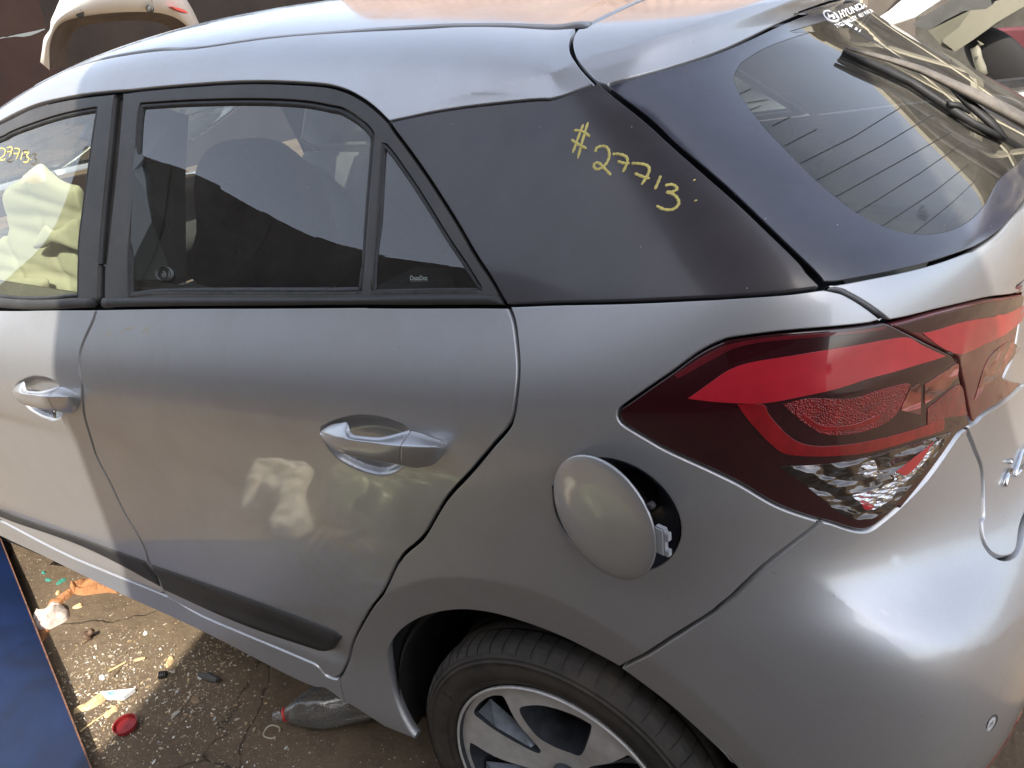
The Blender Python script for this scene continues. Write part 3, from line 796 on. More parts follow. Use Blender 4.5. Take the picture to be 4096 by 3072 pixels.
# clear aperture inside the ceramic band
aper = T(2, (395, 455), (385, 510), (430, 610), (560, 790), (720, 960), (900, 1140), (1080, 1290), (1200, 1370), (1350, 1440), (1520, 1476), (1700, 1465), (1850, 1400), (1960, 1290), (2050, 1130)) + Q((.515, .70, 1.185), (.52, .867, 1.185))
aper_top = Q((.19, .867, 1.400), (.175, .62, 1.400)) + T(2, (900, 190), (600, 300), (430, 400))
GS = lambda u, v: SD(u, v)
rear_glass = patch('rear_window', g_loop, FRIT, CAR, h=.016, inset=.0015, roll=.0008, depth=.004, lift=.001, joinm=True, holes=[S_(aper) + S_(aper_top)])
pane = patch('window_pane', S_(aper) + S_(aper_top), GLB, rear_glass, h=.016, inset=-.001, roll=.0003, lift=.0006, depth=.003, joinm=True)
# glass and tailgate sheet metal below it; lamp opening is the lower edge
tg_top = T(5, (962, 224), (1300, 164), (1700, 66), (1850, 12)) + T(2, (1900, 1577), (2050, 1478), (2150, 1366)) + Q((.55, .64, 1.155), (.565, .867, 1.155))
tg_left = T(5, (965, 238), (1060, 252), (1105, 275), (1355, 442))
ilamp_top = T(5, (1362, 447), (1700, 368), (2000, 300), (2212, 255)) + Q((.568, .46, 1.065), (.572, .52, 1.055))
tgm = Q((.575, .52, 1.0), (.576, .50, .95), (.56, .43, .935)) + T(5, (2212, 850), (2000, 1015), (1915, 1085), (1870, 1110))
tg_low = T(5, (1862, 1135), (1905, 1250), (1955, 1400), (1960, 1659)) + T(8, (1948, 100), (1950, 180), (1970, 250), (2015, 305), (2080, 325), (2150, 285)) + Q((.61, .40, .735), (.632, .55, .735), (.64, .867, .735))
tg_loop = S_(tg_top) + [near_uv((.576, .867, 1.03)), near_uv((.59, .867, .88))] + S_(tg_low)[::-1] + S_(tgm)[::-1] + S_(ilamp_top)[::-1] + S_(tg_left)[::-1][1:-1]
tailgate = patch('tailgate', tg_loop, PAINT, CAR, h=.013, inset=.0015, depth=.02, joinm=True)
# bumper
b_up = T(8, (938, 104), (1000, 118), (1150, 163), (1240, 158), (1330, 98), (1445, 0)) + T(5, (1620, 1430), (1800, 1175), (1858, 1122))
b_tg = T(5, (1845, 1140), (1890, 1250), (1940, 1400), (1945, 1659)) + T(8, (1932, 100), (1935, 185), (1957, 258), (2005, 318), (2080, 345), (2160, 300)) + Q((.612, .40, .722), (.634, .55, .72), (.642, .867, .72))
archb = [hit_uv((WC[0] + .372 * math.cos(a), -2, WC[2] + .372 * math.sin(a)), (0, 1, 0)) for a in np.radians([10, 20, 30, 40])]
b_loop = S_(b_up) + S_(b_tg)[1:] + [near_uv((.666, .867, .56)), near_uv((.658, .867, .42)), near_uv((.64, .867, .32)), near_uv((.62, .867, .22))] + Q((.60, .62, .22), (.57, .40, .22), (.50, .22, .24), (.42, .12, .24), (.385, .09, .235)) \
    + S_(archb + T(8, (380, 1659), (0, 1318)) + T(7, (1856, 1056))) + S_(T(7, (1868, 1054)) + T(8, (8, 832), (508, 450), (936, 108)))[:-1]
bumper = patch('rear_bumper', b_loop, PAINT, CAR, h=.013, inset=.0015, depth=.03, joinm=True, dense=DN_B)

# ---- door frames and glass
dr_glass = T(0, (880, 660), (1200, 640), (1600, 632), (1900, 645), (2080, 675)) + T(1, (100, 692), (200, 750), (270, 812), (296, 855))
dv_left = T(1, (296, 855), (262, 1270), (238, 1659)) + T(4, (228, 130), (216, 258))
bot_g = T(4, (216, 258), (0, 263)) + T(3, (2000, 262), (1400, 262), (1020, 266), (808, 288))
lf_g = T(3, (808, 288), (808, 0)) + T(0, (835, 1300), (862, 800), (880, 660))
qg = S_(T(1, (362, 905), (430, 985), (510, 1100), (600, 1235), (720, 1430), (860, 1645)) + T(4, (920, 160), (978, 250))) + S_(T(4, (978, 252), (600, 256), (296, 262)))[1:] + S_(T(4, (296, 262), (306, 0)) + T(1, (330, 1400), (345, 1130), (362, 905)))[1:-1]
doorglass_loop = S_(dr_glass) + S_(dv_left)[1:] + S_(bot_g)[1:] + S_(lf_g)[1:-1]
belt_rd2 = T(3, (648, 366), (1200, 352), (2212, 344)) + T(4, (300, 346), (700, 346), (1132, 346))
fr_left = T(0, (768, 580), (740, 900), (700, 1300), (660, 1659)) + T(3, (652, 100), (648, 320))
frame_loop = S_(frame_out)[1:] + S_(frame_out2)[1:-1] + S_(belt_rd2)[::-1][1:] + S_(fr_left)[::-1][1:]
rframe = patch('door_frame', frame_loop, FRAME, rear_door, h=.016, inset=.0045, roll=.001, depth=.016, holes=[doorglass_loop, qg], lift=-.002)
rglass = patch('window_pane', doorglass_loop, GLR, rear_door, h=.03, inset=-.004, lift=-.0085, solid=False)
qglass = patch('quarter_light', qg, GLR, rear_door, h=.03, inset=-.004, lift=-.0065, solid=False)
# rubber run channel round the glass (slightly recessed)
def ring_strip(name, loop, mat, parent, w=.006, lift=-.004, h=.012):
    """rubber lip: the band between a loop and the loop offset inwards"""
    q = resample(loop, .012)
    A = .5 * np.sum(q[:, 0] * np.roll(q[:, 1], -1) - np.roll(q[:, 0], -1) * q[:, 1])
    if A < 0: q = q[::-1]
    tq = np.roll(q, -1, 0) - np.roll(q, 1, 0); left = np.stack([-tq[:, 1], tq[:, 0]], 1); left /= np.linalg.norm(left, axis=1, keepdims=True) + 1e-12
    vs = []; n_ = len(q)
    for off, l_ in ((-.003, lift - .004), (-.001, lift), (w * .5, lift + .0005), (w, lift - .002), (w + .001, lift - .006)):
        uv = from_m(q + left * off); p = SD(uv[:, 0], uv[:, 1]); nn, _, _ = N0(uv[:, 0], uv[:, 1])
        vs += list(p + SGN * nn * l_)
    fs = [(r_ * n_ + i, r_ * n_ + (i + 1) % n_, (r_ + 1) * n_ + (i + 1) % n_, (r_ + 1) * n_ + i) for r_ in range(4) for i in range(n_)]
    return mesh_obj(name, vs, fs, mat, parent, smooth=True)
ring_strip('window_seal', doorglass_loop, RUBBER, rear_door, .0075)
ring_strip('window_seal', qg, RUBBER, rear_door, .004, -.003)
# dusty sill strip of rubber along the base of the glass, and the belt moulding
def strip(name, up, low, mat, parent, bulge=.004, lift=.001, n=5, depth=.006):
    up = resample_open(up, .02, len_=None); k_ = len(up); low = resample_open(low, None, len_=k_)
    vs = []
    for r_ in range(n + 3):
        if r_ == 0: t, l_ = 0, -depth
        elif r_ == n + 2: t, l_ = 1, -depth
        else:
            t = (r_ - 1) / n; l_ = lift + bulge * math.sin(math.pi * t) ** .6
        m_ = up * (1 - t) + low * t; uv = from_m(m_)
        p = SD(uv[:, 0], uv[:, 1]); nn, _, _ = N0(uv[:, 0], uv[:, 1])
        vs += list(p + SGN * nn * l_)
    R_ = n + 3
    fs = [(r_ * k_ + i, r_ * k_ + i + 1, (r_ + 1) * k_ + i + 1, (r_ + 1) * k_ + i) for r_ in range(R_ - 1) for i in range(k_ - 1)]
    fs.append(tuple(r_ * k_ for r_ in range(R_))); fs.append(tuple(r_ * k_ + k_ - 1 for r_ in range(R_))[::-1])
    return mesh_obj(name, vs, fs, mat, parent, smooth=True)
def resample_open(uv, h, len_=None):
    m_ = to_m(np.array(uv)); s = np.concatenate([[0], np.cumsum(np.linalg.norm(np.diff(m_, axis=0), axis=1))])
    k_ = len_ or max(2, int(s[-1] / h) + 1)
    q = np.linspace(0, s[-1], k_)
    return np.stack([np.interp(q, s, m_[:, 0]), np.interp(q, s, m_[:, 1])], 1)
strip('belt_moulding', S_(T(3, (655, 303), (1200, 300), (2212, 300)) + T(4, (500, 290), (1090, 285))), S_(T(3, (648, 360), (1200, 351), (2212, 343)) + T(4, (500, 345), (1128, 344))), PLAST, rear_door, .003, .0015)
strip('window_sill_seal', S_(T(3, (822, 284), (1020, 262), (2212, 262)) + T(4, (216, 258), (960, 250))), S_(T(3, (660, 301), (1200, 299), (2212, 299)) + T(4, (500, 289), (1088, 284))), DUSTR, rear_door, .001, -.003)
strip('window_divider', S_(T(1, (300, 842), (264, 1270), (238, 1659)) + T(4, (216, 262))), S_(T(1, (362, 900), (344, 1130), (328, 1400), (310, 1659)) + T(4, (298, 262))), FRAME, rear_door, .002, -.004)
# front door frame
ff_right = T(0, (722, 582), (690, 900), (645, 1350), (622, 1659)) + T(3, (620, 100), (615, 318))
ff_top = T(0, (0, 772), (200, 676), (400, 624), (722, 582))
fglass = S_([*Q((-1.95, .13, 1.05), (-1.80, .20, 1.20), (-1.66, .235, 1.27)), *T(0, (0, 870), (60, 838), (200, 784), (400, 722), (604, 684))]) + S_(T(0, (604, 684), (545, 1080), (490, 1500), (486, 1659)) + T(3, (484, 100), (482, 290)))[1:] + S_(T(3, (482, 290), (0, 298)) + XZ((-1.9, .985)))[1:]
ff_loop = S_([*Q((-1.98, .09, 1.01), (-1.93, .21, 1.20), (-1.75, .25, 1.285)), *ff_top]) + S_(ff_right)[1:] + S_(T(3, (612, 362), (300, 366), (0, 368)) + XZ((-1.98, .948)))[1:]
fframe = patch('door_frame', ff_loop, FRAME, front_door, h=.02, inset=.0045, roll=.001, depth=.016, holes=[fglass], lift=-.002)
patch('window_pane', fglass, GLF, front_door, h=.03, inset=-.004, lift=-.0085, solid=False)
ring_strip('window_seal', fglass, RUBBER, front_door, .006)
strip('belt_moulding', S_(XZ((-1.97, .975)) + T(3, (0, 302), (597, 302))), S_(XZ((-1.97, .945)) + T(3, (0, 364), (588, 361))), PLAST, front_door, .003, .0015)
# door mouldings near the rocker
strip('lower_moulding', S_(T(6, (962, 376), (1500, 560), (2000, 742), (2150, 800), (2172, 822))), S_(T(6, (1035, 532), (1500, 738), (1950, 900), (2045, 926), (2105, 912))), PLAST, rear_door, .004, .002, n=7)
strip('lower_moulding', S_(XZ((-1.97, .40)) + T(6, (0, 32), (500, 203), (915, 352))), S_(XZ((-1.97, .345)) + T(6, (0, 78), (500, 262), (1008, 512))), PLAST, front_door, .004, .002, n=7)

# ---- dark inner structure just under the panels (seen in the gaps)
def shell(name, loop, mat, off=-.020, h=.05, holes=(), joinm=False):
    return patch(name, loop, mat, CAR, h=h, inset=0, roll=0, lift=off, solid=False, holes=holes, joinm=joinm, fn=S0)
fill = [hit_uv((FUEL[0] + (FUELR + .01) * math.cos(a), -2, FUEL[2] + (FUELR + .01) * math.sin(a)), (0, 1, 0)) for a in np.linspace(0, 2 * math.pi, 25)[:-1]]
archs = [hit_uv((WC[0] + .385 * math.cos(a), -2, max(WC[2] + .385 * math.sin(a), .21)), (0, 1, 0)) for a in np.radians(np.linspace(181, -1, 26))]
shell('inner_body', XZ((-2.0, .2), (-2.0, .97)) + S_(T(3, (0, 325), (1200, 318), (2212, 312)) + T(4, (600, 310), (1100, 310), (1600, 318)) + [P(5, 0, 290), P(5, 900, 235)]) + Q((.45, .19, 1.155), (.5, .3, 1.155), (.54, .46, 1.155), (.56, .867, 1.155)) + [near_uv((.576, .867, 1.03)), near_uv((.605, .867, .80)), near_uv((.664, .867, .69)), near_uv((.658, .867, .42)), near_uv((.62, .867, .24))] + Q((.58, .5, .24), (.5, .22, .24), (.42, .12, .24)) + archs[::-1] , GAPM, h=.03, holes=[fill], joinm=True, off=-.028)
shell('inner_rail', S_(T(0, (200, 690), (740, 610), (1200, 575), (1600, 560), (2000, 600)) + T(1, (100, 625), (300, 735), (400, 820), (500, 800), (1000, 690), (1690, 550))) + T(1, (1700, 480), (1610, 360), (1575, 280), (1580, 215), (1500, 180), (1000, 172), (0, 216)) + T(0, (1700, 250), (1250, 312), (800, 400)), GAPM, h=.014, off=-.016)
vs, fs = [], []
_xs = np.linspace(-1.5, .12, 22); _ys = np.linspace(.36, .866, 8)
for y_ in list(_ys) + [2 * .867 - q for q in _ys[::-1]]:
    for x_ in _xs:
        q = XY((x_, y_ if y_ < .867 else 2 * .867 - y_))[0]
        vs.append((x_, y_, float(S0(np.array([q[0]]), np.array([q[1]]))[0][2]) - .022 if q else 1.4))
for i in range(15):
    for j in range(21): fs.append((i * 22 + j, i * 22 + j + 1, (i + 1) * 22 + j + 1, (i + 1) * 22 + j))
cpart(mesh_obj('roof_lining', vs, fs, INTER, CAR, True))
shell('inner_pillar', S_(T(1, (400, 810), (500, 700), (1000, 600), (1700, 470))) + S_(T(1, (1700, 470), (1980, 590)) + T(2, (150, 870), (600, 1260), (1000, 1600)) + T(5, (1130, 170)))[1:] + T(5, (1120, 340), (700, 340), (0, 350)) + T(4, (1600, 400), (1120, 400)) + S_(T(4, (1040, 300), (960, 150)) + T(1, (905, 1620), (645, 1200), (490, 965)))[:], GAPM)
bp = S_(T(0, (600, 560), (780, 560), (800, 575), (755, 900), (715, 1300), (680, 1659)) + T(3, (670, 100), (665, 360)))
shell('centre_pillar', bp + S_(T(3, (600, 360), (575, 0)) + T(0, (600, 1300), (650, 900), (690, 590)))[:-1], FRAME, off=-.018)
# pillar behind glass (inner side of the frames)
# near seam of roof ditch: black floor strip
# ---- rear lamp: smoked housing with coloured inlays under a gloss lens
def lens(name, col, rough=.18, var=.2, ribs=0, metal=0.0, coat=1.0, wave=0):
    m, t, b = nodes(name)
    v = coords(t)
    f = noise(t, 40, 3, .6, v)
    c = ramp(t, f, [(.3, tuple(x * (1 - var) for x in col)), (.7, tuple(min(1, x * (1 + var)) for x in col))])
    t.links.new(c, b.inputs['Base Color'])
    b.inputs['Roughness'].default_value = rough; b.inputs['Metallic'].default_value = metal
    b.inputs['Coat Weight'].default_value = coat; b.inputs['Coat Roughness'].default_value = .02
    if ribs:
        wv = N(t, 'ShaderNodeTexVoronoi', Scale=ribs); t.links.new(v, wv.inputs['Vector'])
        bump(t, b, wv.outputs['Distance'], .5, .004)
    if wave:
        wv = N(t, 'ShaderNodeTexWave', Scale=wave, Distortion=7.0, Detail=2.0); wv.inputs['Detail Scale'].default_value = 1.5
        t.links.new(coords(t, (1, 1, 2.5), (0, .5, 0)), wv.inputs['Vector']); bump(t, b, wv.outputs[1], .9, .010)
    return m
LSMOKE = lens('smoked_red_lens', (.030, .003, .006), .2)
LEDGE = lens('deep_red_lens', (.12, .008, .014), .2)
LRED = lens('bright_red_band', (.46, .016, .030), .30, .1)
LRED2 = lens('red_light_guide', (.25, .006, .010), .25, .25)
LREFL = lens('red_reflector', (.22, .005, .009), .2, .3, ribs=420)
LCLEAR = lens('clear_lamp_window', (.15, .135, .13), .10, .3, metal=1.0, wave=9)
LCH = lens('lamp_chrome', (.90, .87, .86), .08, .1, metal=1.0, wave=26)
LAMB = lens('pink_lamp_facet', (.34, .085, .065), .15, .3, metal=.6, wave=6)
split_l = T(5, (1345, 462), (1490, 536), (1700, 642), (1762, 700), (1815, 855), (1868, 1080), (1868, 1112))
l_bot = T(5, (1792, 1160), (1600, 1432), (1435, 1640)) + T(8, (1425, 0), (1330, 84), (1240, 143), (1150, 150), (1000, 106), (925, 88))
l_low = T(8, (925, 88), (650, -8)) + T(5, (400, 1462), (0, 1278)) + T(4, (2050, 1195), (1905, 1106), (1868, 1070), (1858, 1045))
l_top = T(4, (1862, 1022), (1889, 995), (2054, 878)) + T(5, (0, 772), (150, 662), (280, 595), (400, 562), (800, 518), (1330, 462))
lamp_loop = S_(l_top) + S_(split_l)[1:] + S_(l_bot) + S_(l_low)[1:]
LDN = [('line', lridge, .03, .006)]
lamp = patch('tail_lamp', lamp_loop, LSMOKE, CAR, h=.012, inset=.0, roll=.002, depth=.02, lift=-.001, dense=LDN)
def inlay(name, pts, mat, par, lift=.0004, h=.012, **k_):
    q = S_(pts + [pts[0]], corner=.4)[:-1]
    return _patch(name, q, mat, par, h=h, inset=0, roll=.0002, depth=.0006, lift=lift - .001 + .0006, dense=LDN, **k_)
inlay('lamp_edge', T(5, (0, 790), (200, 665), (400, 585), (800, 535), (1340, 482), (1340, 500), (800, 560), (440, 605), (230, 700), (20, 815)), LEDGE, lamp)
inlay('light_band', T(5, (85, 940), (240, 830), (350, 758), (500, 708), (800, 660), (1100, 610), (1440, 552), (1560, 600), (1702, 665), (1500, 728), (1250, 800), (1100, 850), (1000, 880), (860, 912), (700, 948), (600, 965), (480, 972), (250, 960)), LRED, lamp)
inlay('light_guide', T(5, (400, 978), (560, 976), (600, 1040), (650, 1100), (720, 1170), (790, 1215), (880, 1238), (1000, 1238), (1150, 1222), (1350, 1180), (1560, 1120), (1700, 1070), (1705, 1140), (1500, 1205), (1200, 1285), (1050, 1300), (900, 1305), (780, 1300), (690, 1285), (610, 1225), (540, 1155), (470, 1075)), LRED2, lamp)
inlay('reflector', T(5, (690, 972), (860, 935), (1110, 932), (1280, 878), (1440, 838), (1480, 850), (1440, 960), (1390, 1050), (1300, 1110), (1180, 1150), (1050, 1168), (940, 1160), (850, 1112), (770, 1050), (715, 1000)), LREFL, lamp)
inlay('inner_guide', T(5, (800, 1015), (840, 1050), (900, 1092), (960, 1110), (1080, 1108), (1180, 1085), (1280, 1040), (1300, 1060), (1200, 1108), (1080, 1138), (950, 1140), (870, 1105), (820, 1060)), LRED2, lamp, lift=.0009)
inlay('facet', T(5, (1480, 870), (1545, 850), (1558, 1040), (1430, 1010)), LAMB, lamp)
inlay('facet', T(5, (1570, 848), (1690, 765), (1772, 715), (1782, 800), (1700, 890), (1600, 960), (1580, 975)), LAMB, lamp)
inlay('facet', T(5, (1600, 1000), (1800, 850), (1855, 1040), (1720, 1060), (1600, 1100)), LREFL, lamp)
inlay('clear_window', T(5, (662, 1366), (850, 1362), (1000, 1350), (1250, 1300), (1500, 1228), (1640, 1185), (1755, 1148), (1690, 1250), (1560, 1420), (1420, 1580), (1360, 1650)) + T(8, (1300, 60), (1240, 88), (1180, 92), (1090, 70), (1010, 20)) + T(5, (920, 1560), (820, 1480), (740, 1420)), LCLEAR, lamp)
inlay('chrome_facet', T(5, (1180, 1370), (1260, 1330), (1290, 1390), (1330, 1415), (1240, 1435), (1180, 1425), (1225, 1390)), LCH, lamp, lift=.0009)
inlay('chrome_facet', T(5, (1400, 1400), (1540, 1310), (1700, 1180), (1600, 1320), (1470, 1460), (1380, 1500)), LCH, lamp, lift=.0009)
inlay('chrome_facet', T(5, (1120, 1550), (1250, 1520), (1440, 1440), (1380, 1560), (1260, 1640), (1180, 1600)), LCH, lamp, lift=.0009)
inlay('red_facet', T(5, (1400, 1400), (1535, 1295), (1640, 1210), (1560, 1330), (1470, 1420)), LRED, lamp, lift=.0013)
inlay('red_facet', T(5, (1180, 1600), (1262, 1628), (1210, 1640)), LRED, lamp, lift=.0013)
# inner lamp on the tailgate
il_left = T(5, (1380, 478), (1510, 532), (1730, 638), (1790, 690), (1842, 850), (1892, 1075), (1912, 1068))
il_loop = S_(T(5, (1375, 470), (1700, 385), (2000, 316), (2212, 272)) + Q((.568, .45, 1.06), (.572, .515, 1.05))) + Q((.575, .515, 1.0), (.574, .49, .955)) + S_(Q((.563, .43, .94)) + T(5, (2212, 830), (2000, 1000), (1920, 1062))) + S_(il_left)[::-1][1:]
ilamp = patch('tail_lamp', il_loop, LEDGE, tailgate, h=.012, inset=.0, roll=.002, depth=.018, lift=-.001)
inlay('lamp_edge', T(5, (1400, 480), (1700, 400), (2000, 330), (2206, 287), (2206, 350), (1900, 430), (1560, 520)), LSMOKE, ilamp)
inlay('light_band', T(5, (1565, 525), (1900, 440), (2206, 352), (2206, 440), (2100, 530), (1980, 590), (1780, 655)), LRED, ilamp)
inlay('facet', T(5, (1900, 950), (1990, 690), (2120, 580), (2190, 620), (2060, 780), (1960, 880)), LAMB, ilamp)
mirror_obj(lamp).matrix_parent_inverse = Matrix.Translation(-CARL)
# lamp housings behind (dark)
# ---- mirror image of the far flank
for o_ in (quarter, cpanel, rail, rocker, fender):
    mirror_obj(o_).matrix_parent_inverse = Matrix.Translation(-CARL)
for d_ in (rear_door, front_door):
    md = mirror_obj(d_); md.matrix_parent_inverse = Matrix.Translation(-CARL)
    for c_ in list(d_.children):
        if c_.type == 'MESH' and c_.name.split('.')[0] in ('door_frame', 'lower_moulding', 'belt_moulding', 'window_seal', 'window_divider', 'window_pane', 'quarter_light'):
            if c_.data.has_custom_normals or True: mirror_obj(c_, md)

# ---- door handles
def make_handle(par, off):
    ysurf = -.003
    st = [((165, 252), (167, 256), (172, 262), .002, .004, .003),
          ((212, 222), (200, 262), (196, 325), .004, .012, .010),
          ((300, 209), (280, 292), (265, 390), .010, .024, .018),
          ((360, 214), (345, 307), (350, 430), .015, .029, .022),
          ((400, 294), (395, 318), (400, 448), .022, .031, .022),
          ((500, 314), (500, 333), (500, 470), .024, .032, .022),
          ((620, 324), (610, 347), (610, 492), .024, .032, .022),
          ((730, 306), (720, 362), (715, 507), .014, .032, .018),
          ((865, 272), (806, 371), (826, 527), .003, .032, .008)]
    cap = [((868, 273), (812, 371), (832, 528), .003, .032, .008),
           ((960, 294), (910, 374), (930, 546), .003, .031, .004),
           ((1060, 325), (1030, 377), (1040, 530), .002, .028, .003),
           ((1130, 350), (1110, 378), (1110, 485), .002, .020, .002),
           ((1158, 392), (1150, 398), (1150, 425), .000, .006, .000)]
    out = []
    for nm, S in (('door_handle', st), ('handle_cap', cap)):
        rings = []
        for tp, rp, lp, ht, hr, hl in S:
            a = on_y(9, *tp, ysurf - ht); r = on_y(9, *rp, ysurf - hr); l = on_y(9, *lp, ysurf - hl)
            m1 = a.lerp(r, .85) + Vector((0, -.0005, .0004)); m2 = r.lerp(l, .12) + Vector((0, -.0012, 0)); m3 = r.lerp(l, .6) + Vector((0, -.0042, 0))
            bk = .014 if nm == 'door_handle' else .05
            b1 = l + Vector((0, min(bk, hl + .012), .002)); b2 = a + Vector((0, min(bk * .6, ht + .012), 0))
            rings.append(np.array([tuple(q + Vector(off)) for q in (a, m1, m2, m3, l, b1, b2)]))
        R_ = np.array(rings)
        def cr(A, ax, per, closed):
            A = np.moveaxis(A, ax, 0); n_ = len(A); out_ = []
            for i in range(n_ if closed else n_ - 1):
                g_ = (lambda j: A[j % n_]) if closed else (lambda j: A[min(max(j, 0), n_ - 1)])
                p0, p1, p2, p3 = g_(i - 1), g_(i), g_(i + 1), g_(i + 2)
                for k_ in range(per):
                    t_ = k_ / per; out_.append(.5 * ((2 * p1) + (-p0 + p2) * t_ + (2 * p0 - 5 * p1 + 4 * p2 - p3) * t_ * t_ + (-p0 + 3 * p1 - 3 * p2 + p3) * t_ ** 3))
            if not closed: out_.append(A[-1])
            return np.moveaxis(np.array(out_), 0, ax)
        R_ = cr(cr(R_, 0, 5, False), 1, 4, True)
        K, M_ = R_.shape[:2]
        vs_ = [tuple(p_) for r_ in R_ for p_ in r_]
        fs_ = [(i * M_ + j, i * M_ + (j + 1) % M_, (i + 1) * M_ + (j + 1) % M_, (i + 1) * M_ + j) for i in range(K - 1) for j in range(M_)]
        fs_ += [tuple(range(M_))[::-1], tuple((K - 1) * M_ + j for j in range(M_))]
        bm = bmesh.new(); bv_ = [bm.verts.new(p_) for p_ in vs_]
        for f_ in fs_: bm.faces.new([bv_[i] for i in f_])
        o = bm_obj(nm, bm, PAINT, par, smooth=True)
        par_ = o
    return o
make_handle(rear_door, (0, 0, 0))
make_handle(front_door, tuple(DH))
bm = bmesh.new()
kx = on_y(3, 345, 1010, -.012)
tube(bm, [kx + Vector((0, .012, .012)), kx + Vector((0, -.002, -.002)), kx + Vector((.002, -.006, -.016))], [.0045, .0042, .003], 8)
bm_obj('lock_barrel', bm, CHROME, front_door, True)

# ---- fuel filler: bowl, neck, open flap on its hinge
FLP = plain('filler_bowl', (.045, .048, .065), .35, coat=.4, coatr=.1)
fy = .006
prof = [(FUELR + .0005, 0.001), (FUELR - .002, .012), (FUELR - .006, .030), (FUELR * .80, .062), (FUELR * .50, .070), (.042, .071)]
vs, fs = [], []
nseg = 48
for r_, dy in prof:
    for j in range(nseg):
        a = 2 * math.pi * j / nseg
        uvp = hit_uv((FUEL[0] + FUELR * math.cos(a), -2, FUEL[2] + FUELR * math.sin(a)), (0, 1, 0))
        ys = float(SD(np.array([uvp[0]]), np.array([uvp[1]]))[0][1]) if r_ > FUELR - .01 else fy
        vs.append((FUEL[0] + r_ * math.cos(a), ys + dy, FUEL[2] + r_ * math.sin(a)))
for i in range(len(prof) - 1):
    for j in range(nseg):
        fs.append((i * nseg + j, i * nseg + (j + 1) % nseg, (i + 1) * nseg + (j + 1) % nseg, (i + 1) * nseg + j))
fs.append(tuple((len(prof) - 1) * nseg + j for j in range(nseg)))
bowl = mesh_obj('fuel_filler_bowl', vs, fs, FLP, quarter, True)
bm = bmesh.new()
bmesh.ops.create_cone(bm, cap_ends=True, segments=32, radius1=.036, radius2=.034, depth=.04, matrix=Matrix.Translation((FUEL[0], fy + .052, FUEL[2])) @ Matrix.Rotation(math.pi / 2, 4, 'X'))
add_box(bm, (FUEL[0], fy + .026, FUEL[2]), (.052, .012, .010), Matrix.Rotation(.5, 3, 'Y'), .003)
bm_obj('fuel_cap', bm, RUBBER, bowl, False)
# flap
LR = .0900; TH = math.radians(16)
hinge = Vector((.047, -.004, .869))
hx = Vector((math.cos(TH), -math.sin(TH), 0)); hz = Vector((0, 0, 1)); hn = Vector((-math.sin(TH), -math.cos(TH), 0))
lc = hinge + hx * LR
vs, fs = [], []
profl = [(0, .0025), (.03, .0022), (.06, .0012), (.08, 0.0), (LR - .0015, -.0018), (LR - .0003, -.0026), (LR, -.004), (LR - .001, -.0062), (LR - .004, -.0066), (LR - .005, -.0045), (.03, -.0035)]
for r_, dn in profl:
    for j in range(64):
        a = 2 * math.pi * j / 64
        vs.append(lc + hx * (r_ * math.cos(a)) + hz * (r_ * math.sin(a)) + hn * dn)
for i in range(len(profl) - 1):
    for j in range(64): fs.append((i * 64 + j, i * 64 + (j + 1) % 64, (i + 1) * 64 + (j + 1) % 64, (i + 1) * 64 + j))
fs.append(tuple(10 * 64 + j for j in range(64)))
flap = mesh_obj('fuel_flap', vs, fs, PAINT, CAR, True); cpart(flap)
FLAPG = plain('flap_inner_plastic', (.30, .31, .33), .5)
bm = bmesh.new()
def fl(a_, b_, n_): return lc + hx * a_ + hz * b_ + hn * n_
R3 = Matrix((hx, hn, hz)).transposed()
add_box(bm, fl(LR + .003, .004, -.010), (.016, .010, .040), R3, .002)
add_box(bm, fl(LR + .009, .012, -.012), (.012, .008, .012), R3, .001)
add_box(bm, fl(LR + .009, -.012, -.012), (.012, .008, .010), R3, .001)
bm_obj('flap_catch', bm, FLAPG, flap)
bm = bmesh.new()
tube(bm, [hinge + Vector((.002, .012, -.02)), hinge + Vector((.002, .012, .02))], .006, 8)
add_box(bm, hinge + Vector((.012, .006, 0)), (.03, .006, .03), None, .002)
bm_obj('flap_hinge', bm, FLP, flap)
bm = bmesh.new()
tube(bm, [fl(.078, .048, -.006), fl(.078, .048, -.014)], .005, 10)
bm_obj('rubber_stop', bm, RUBBER, flap, True)

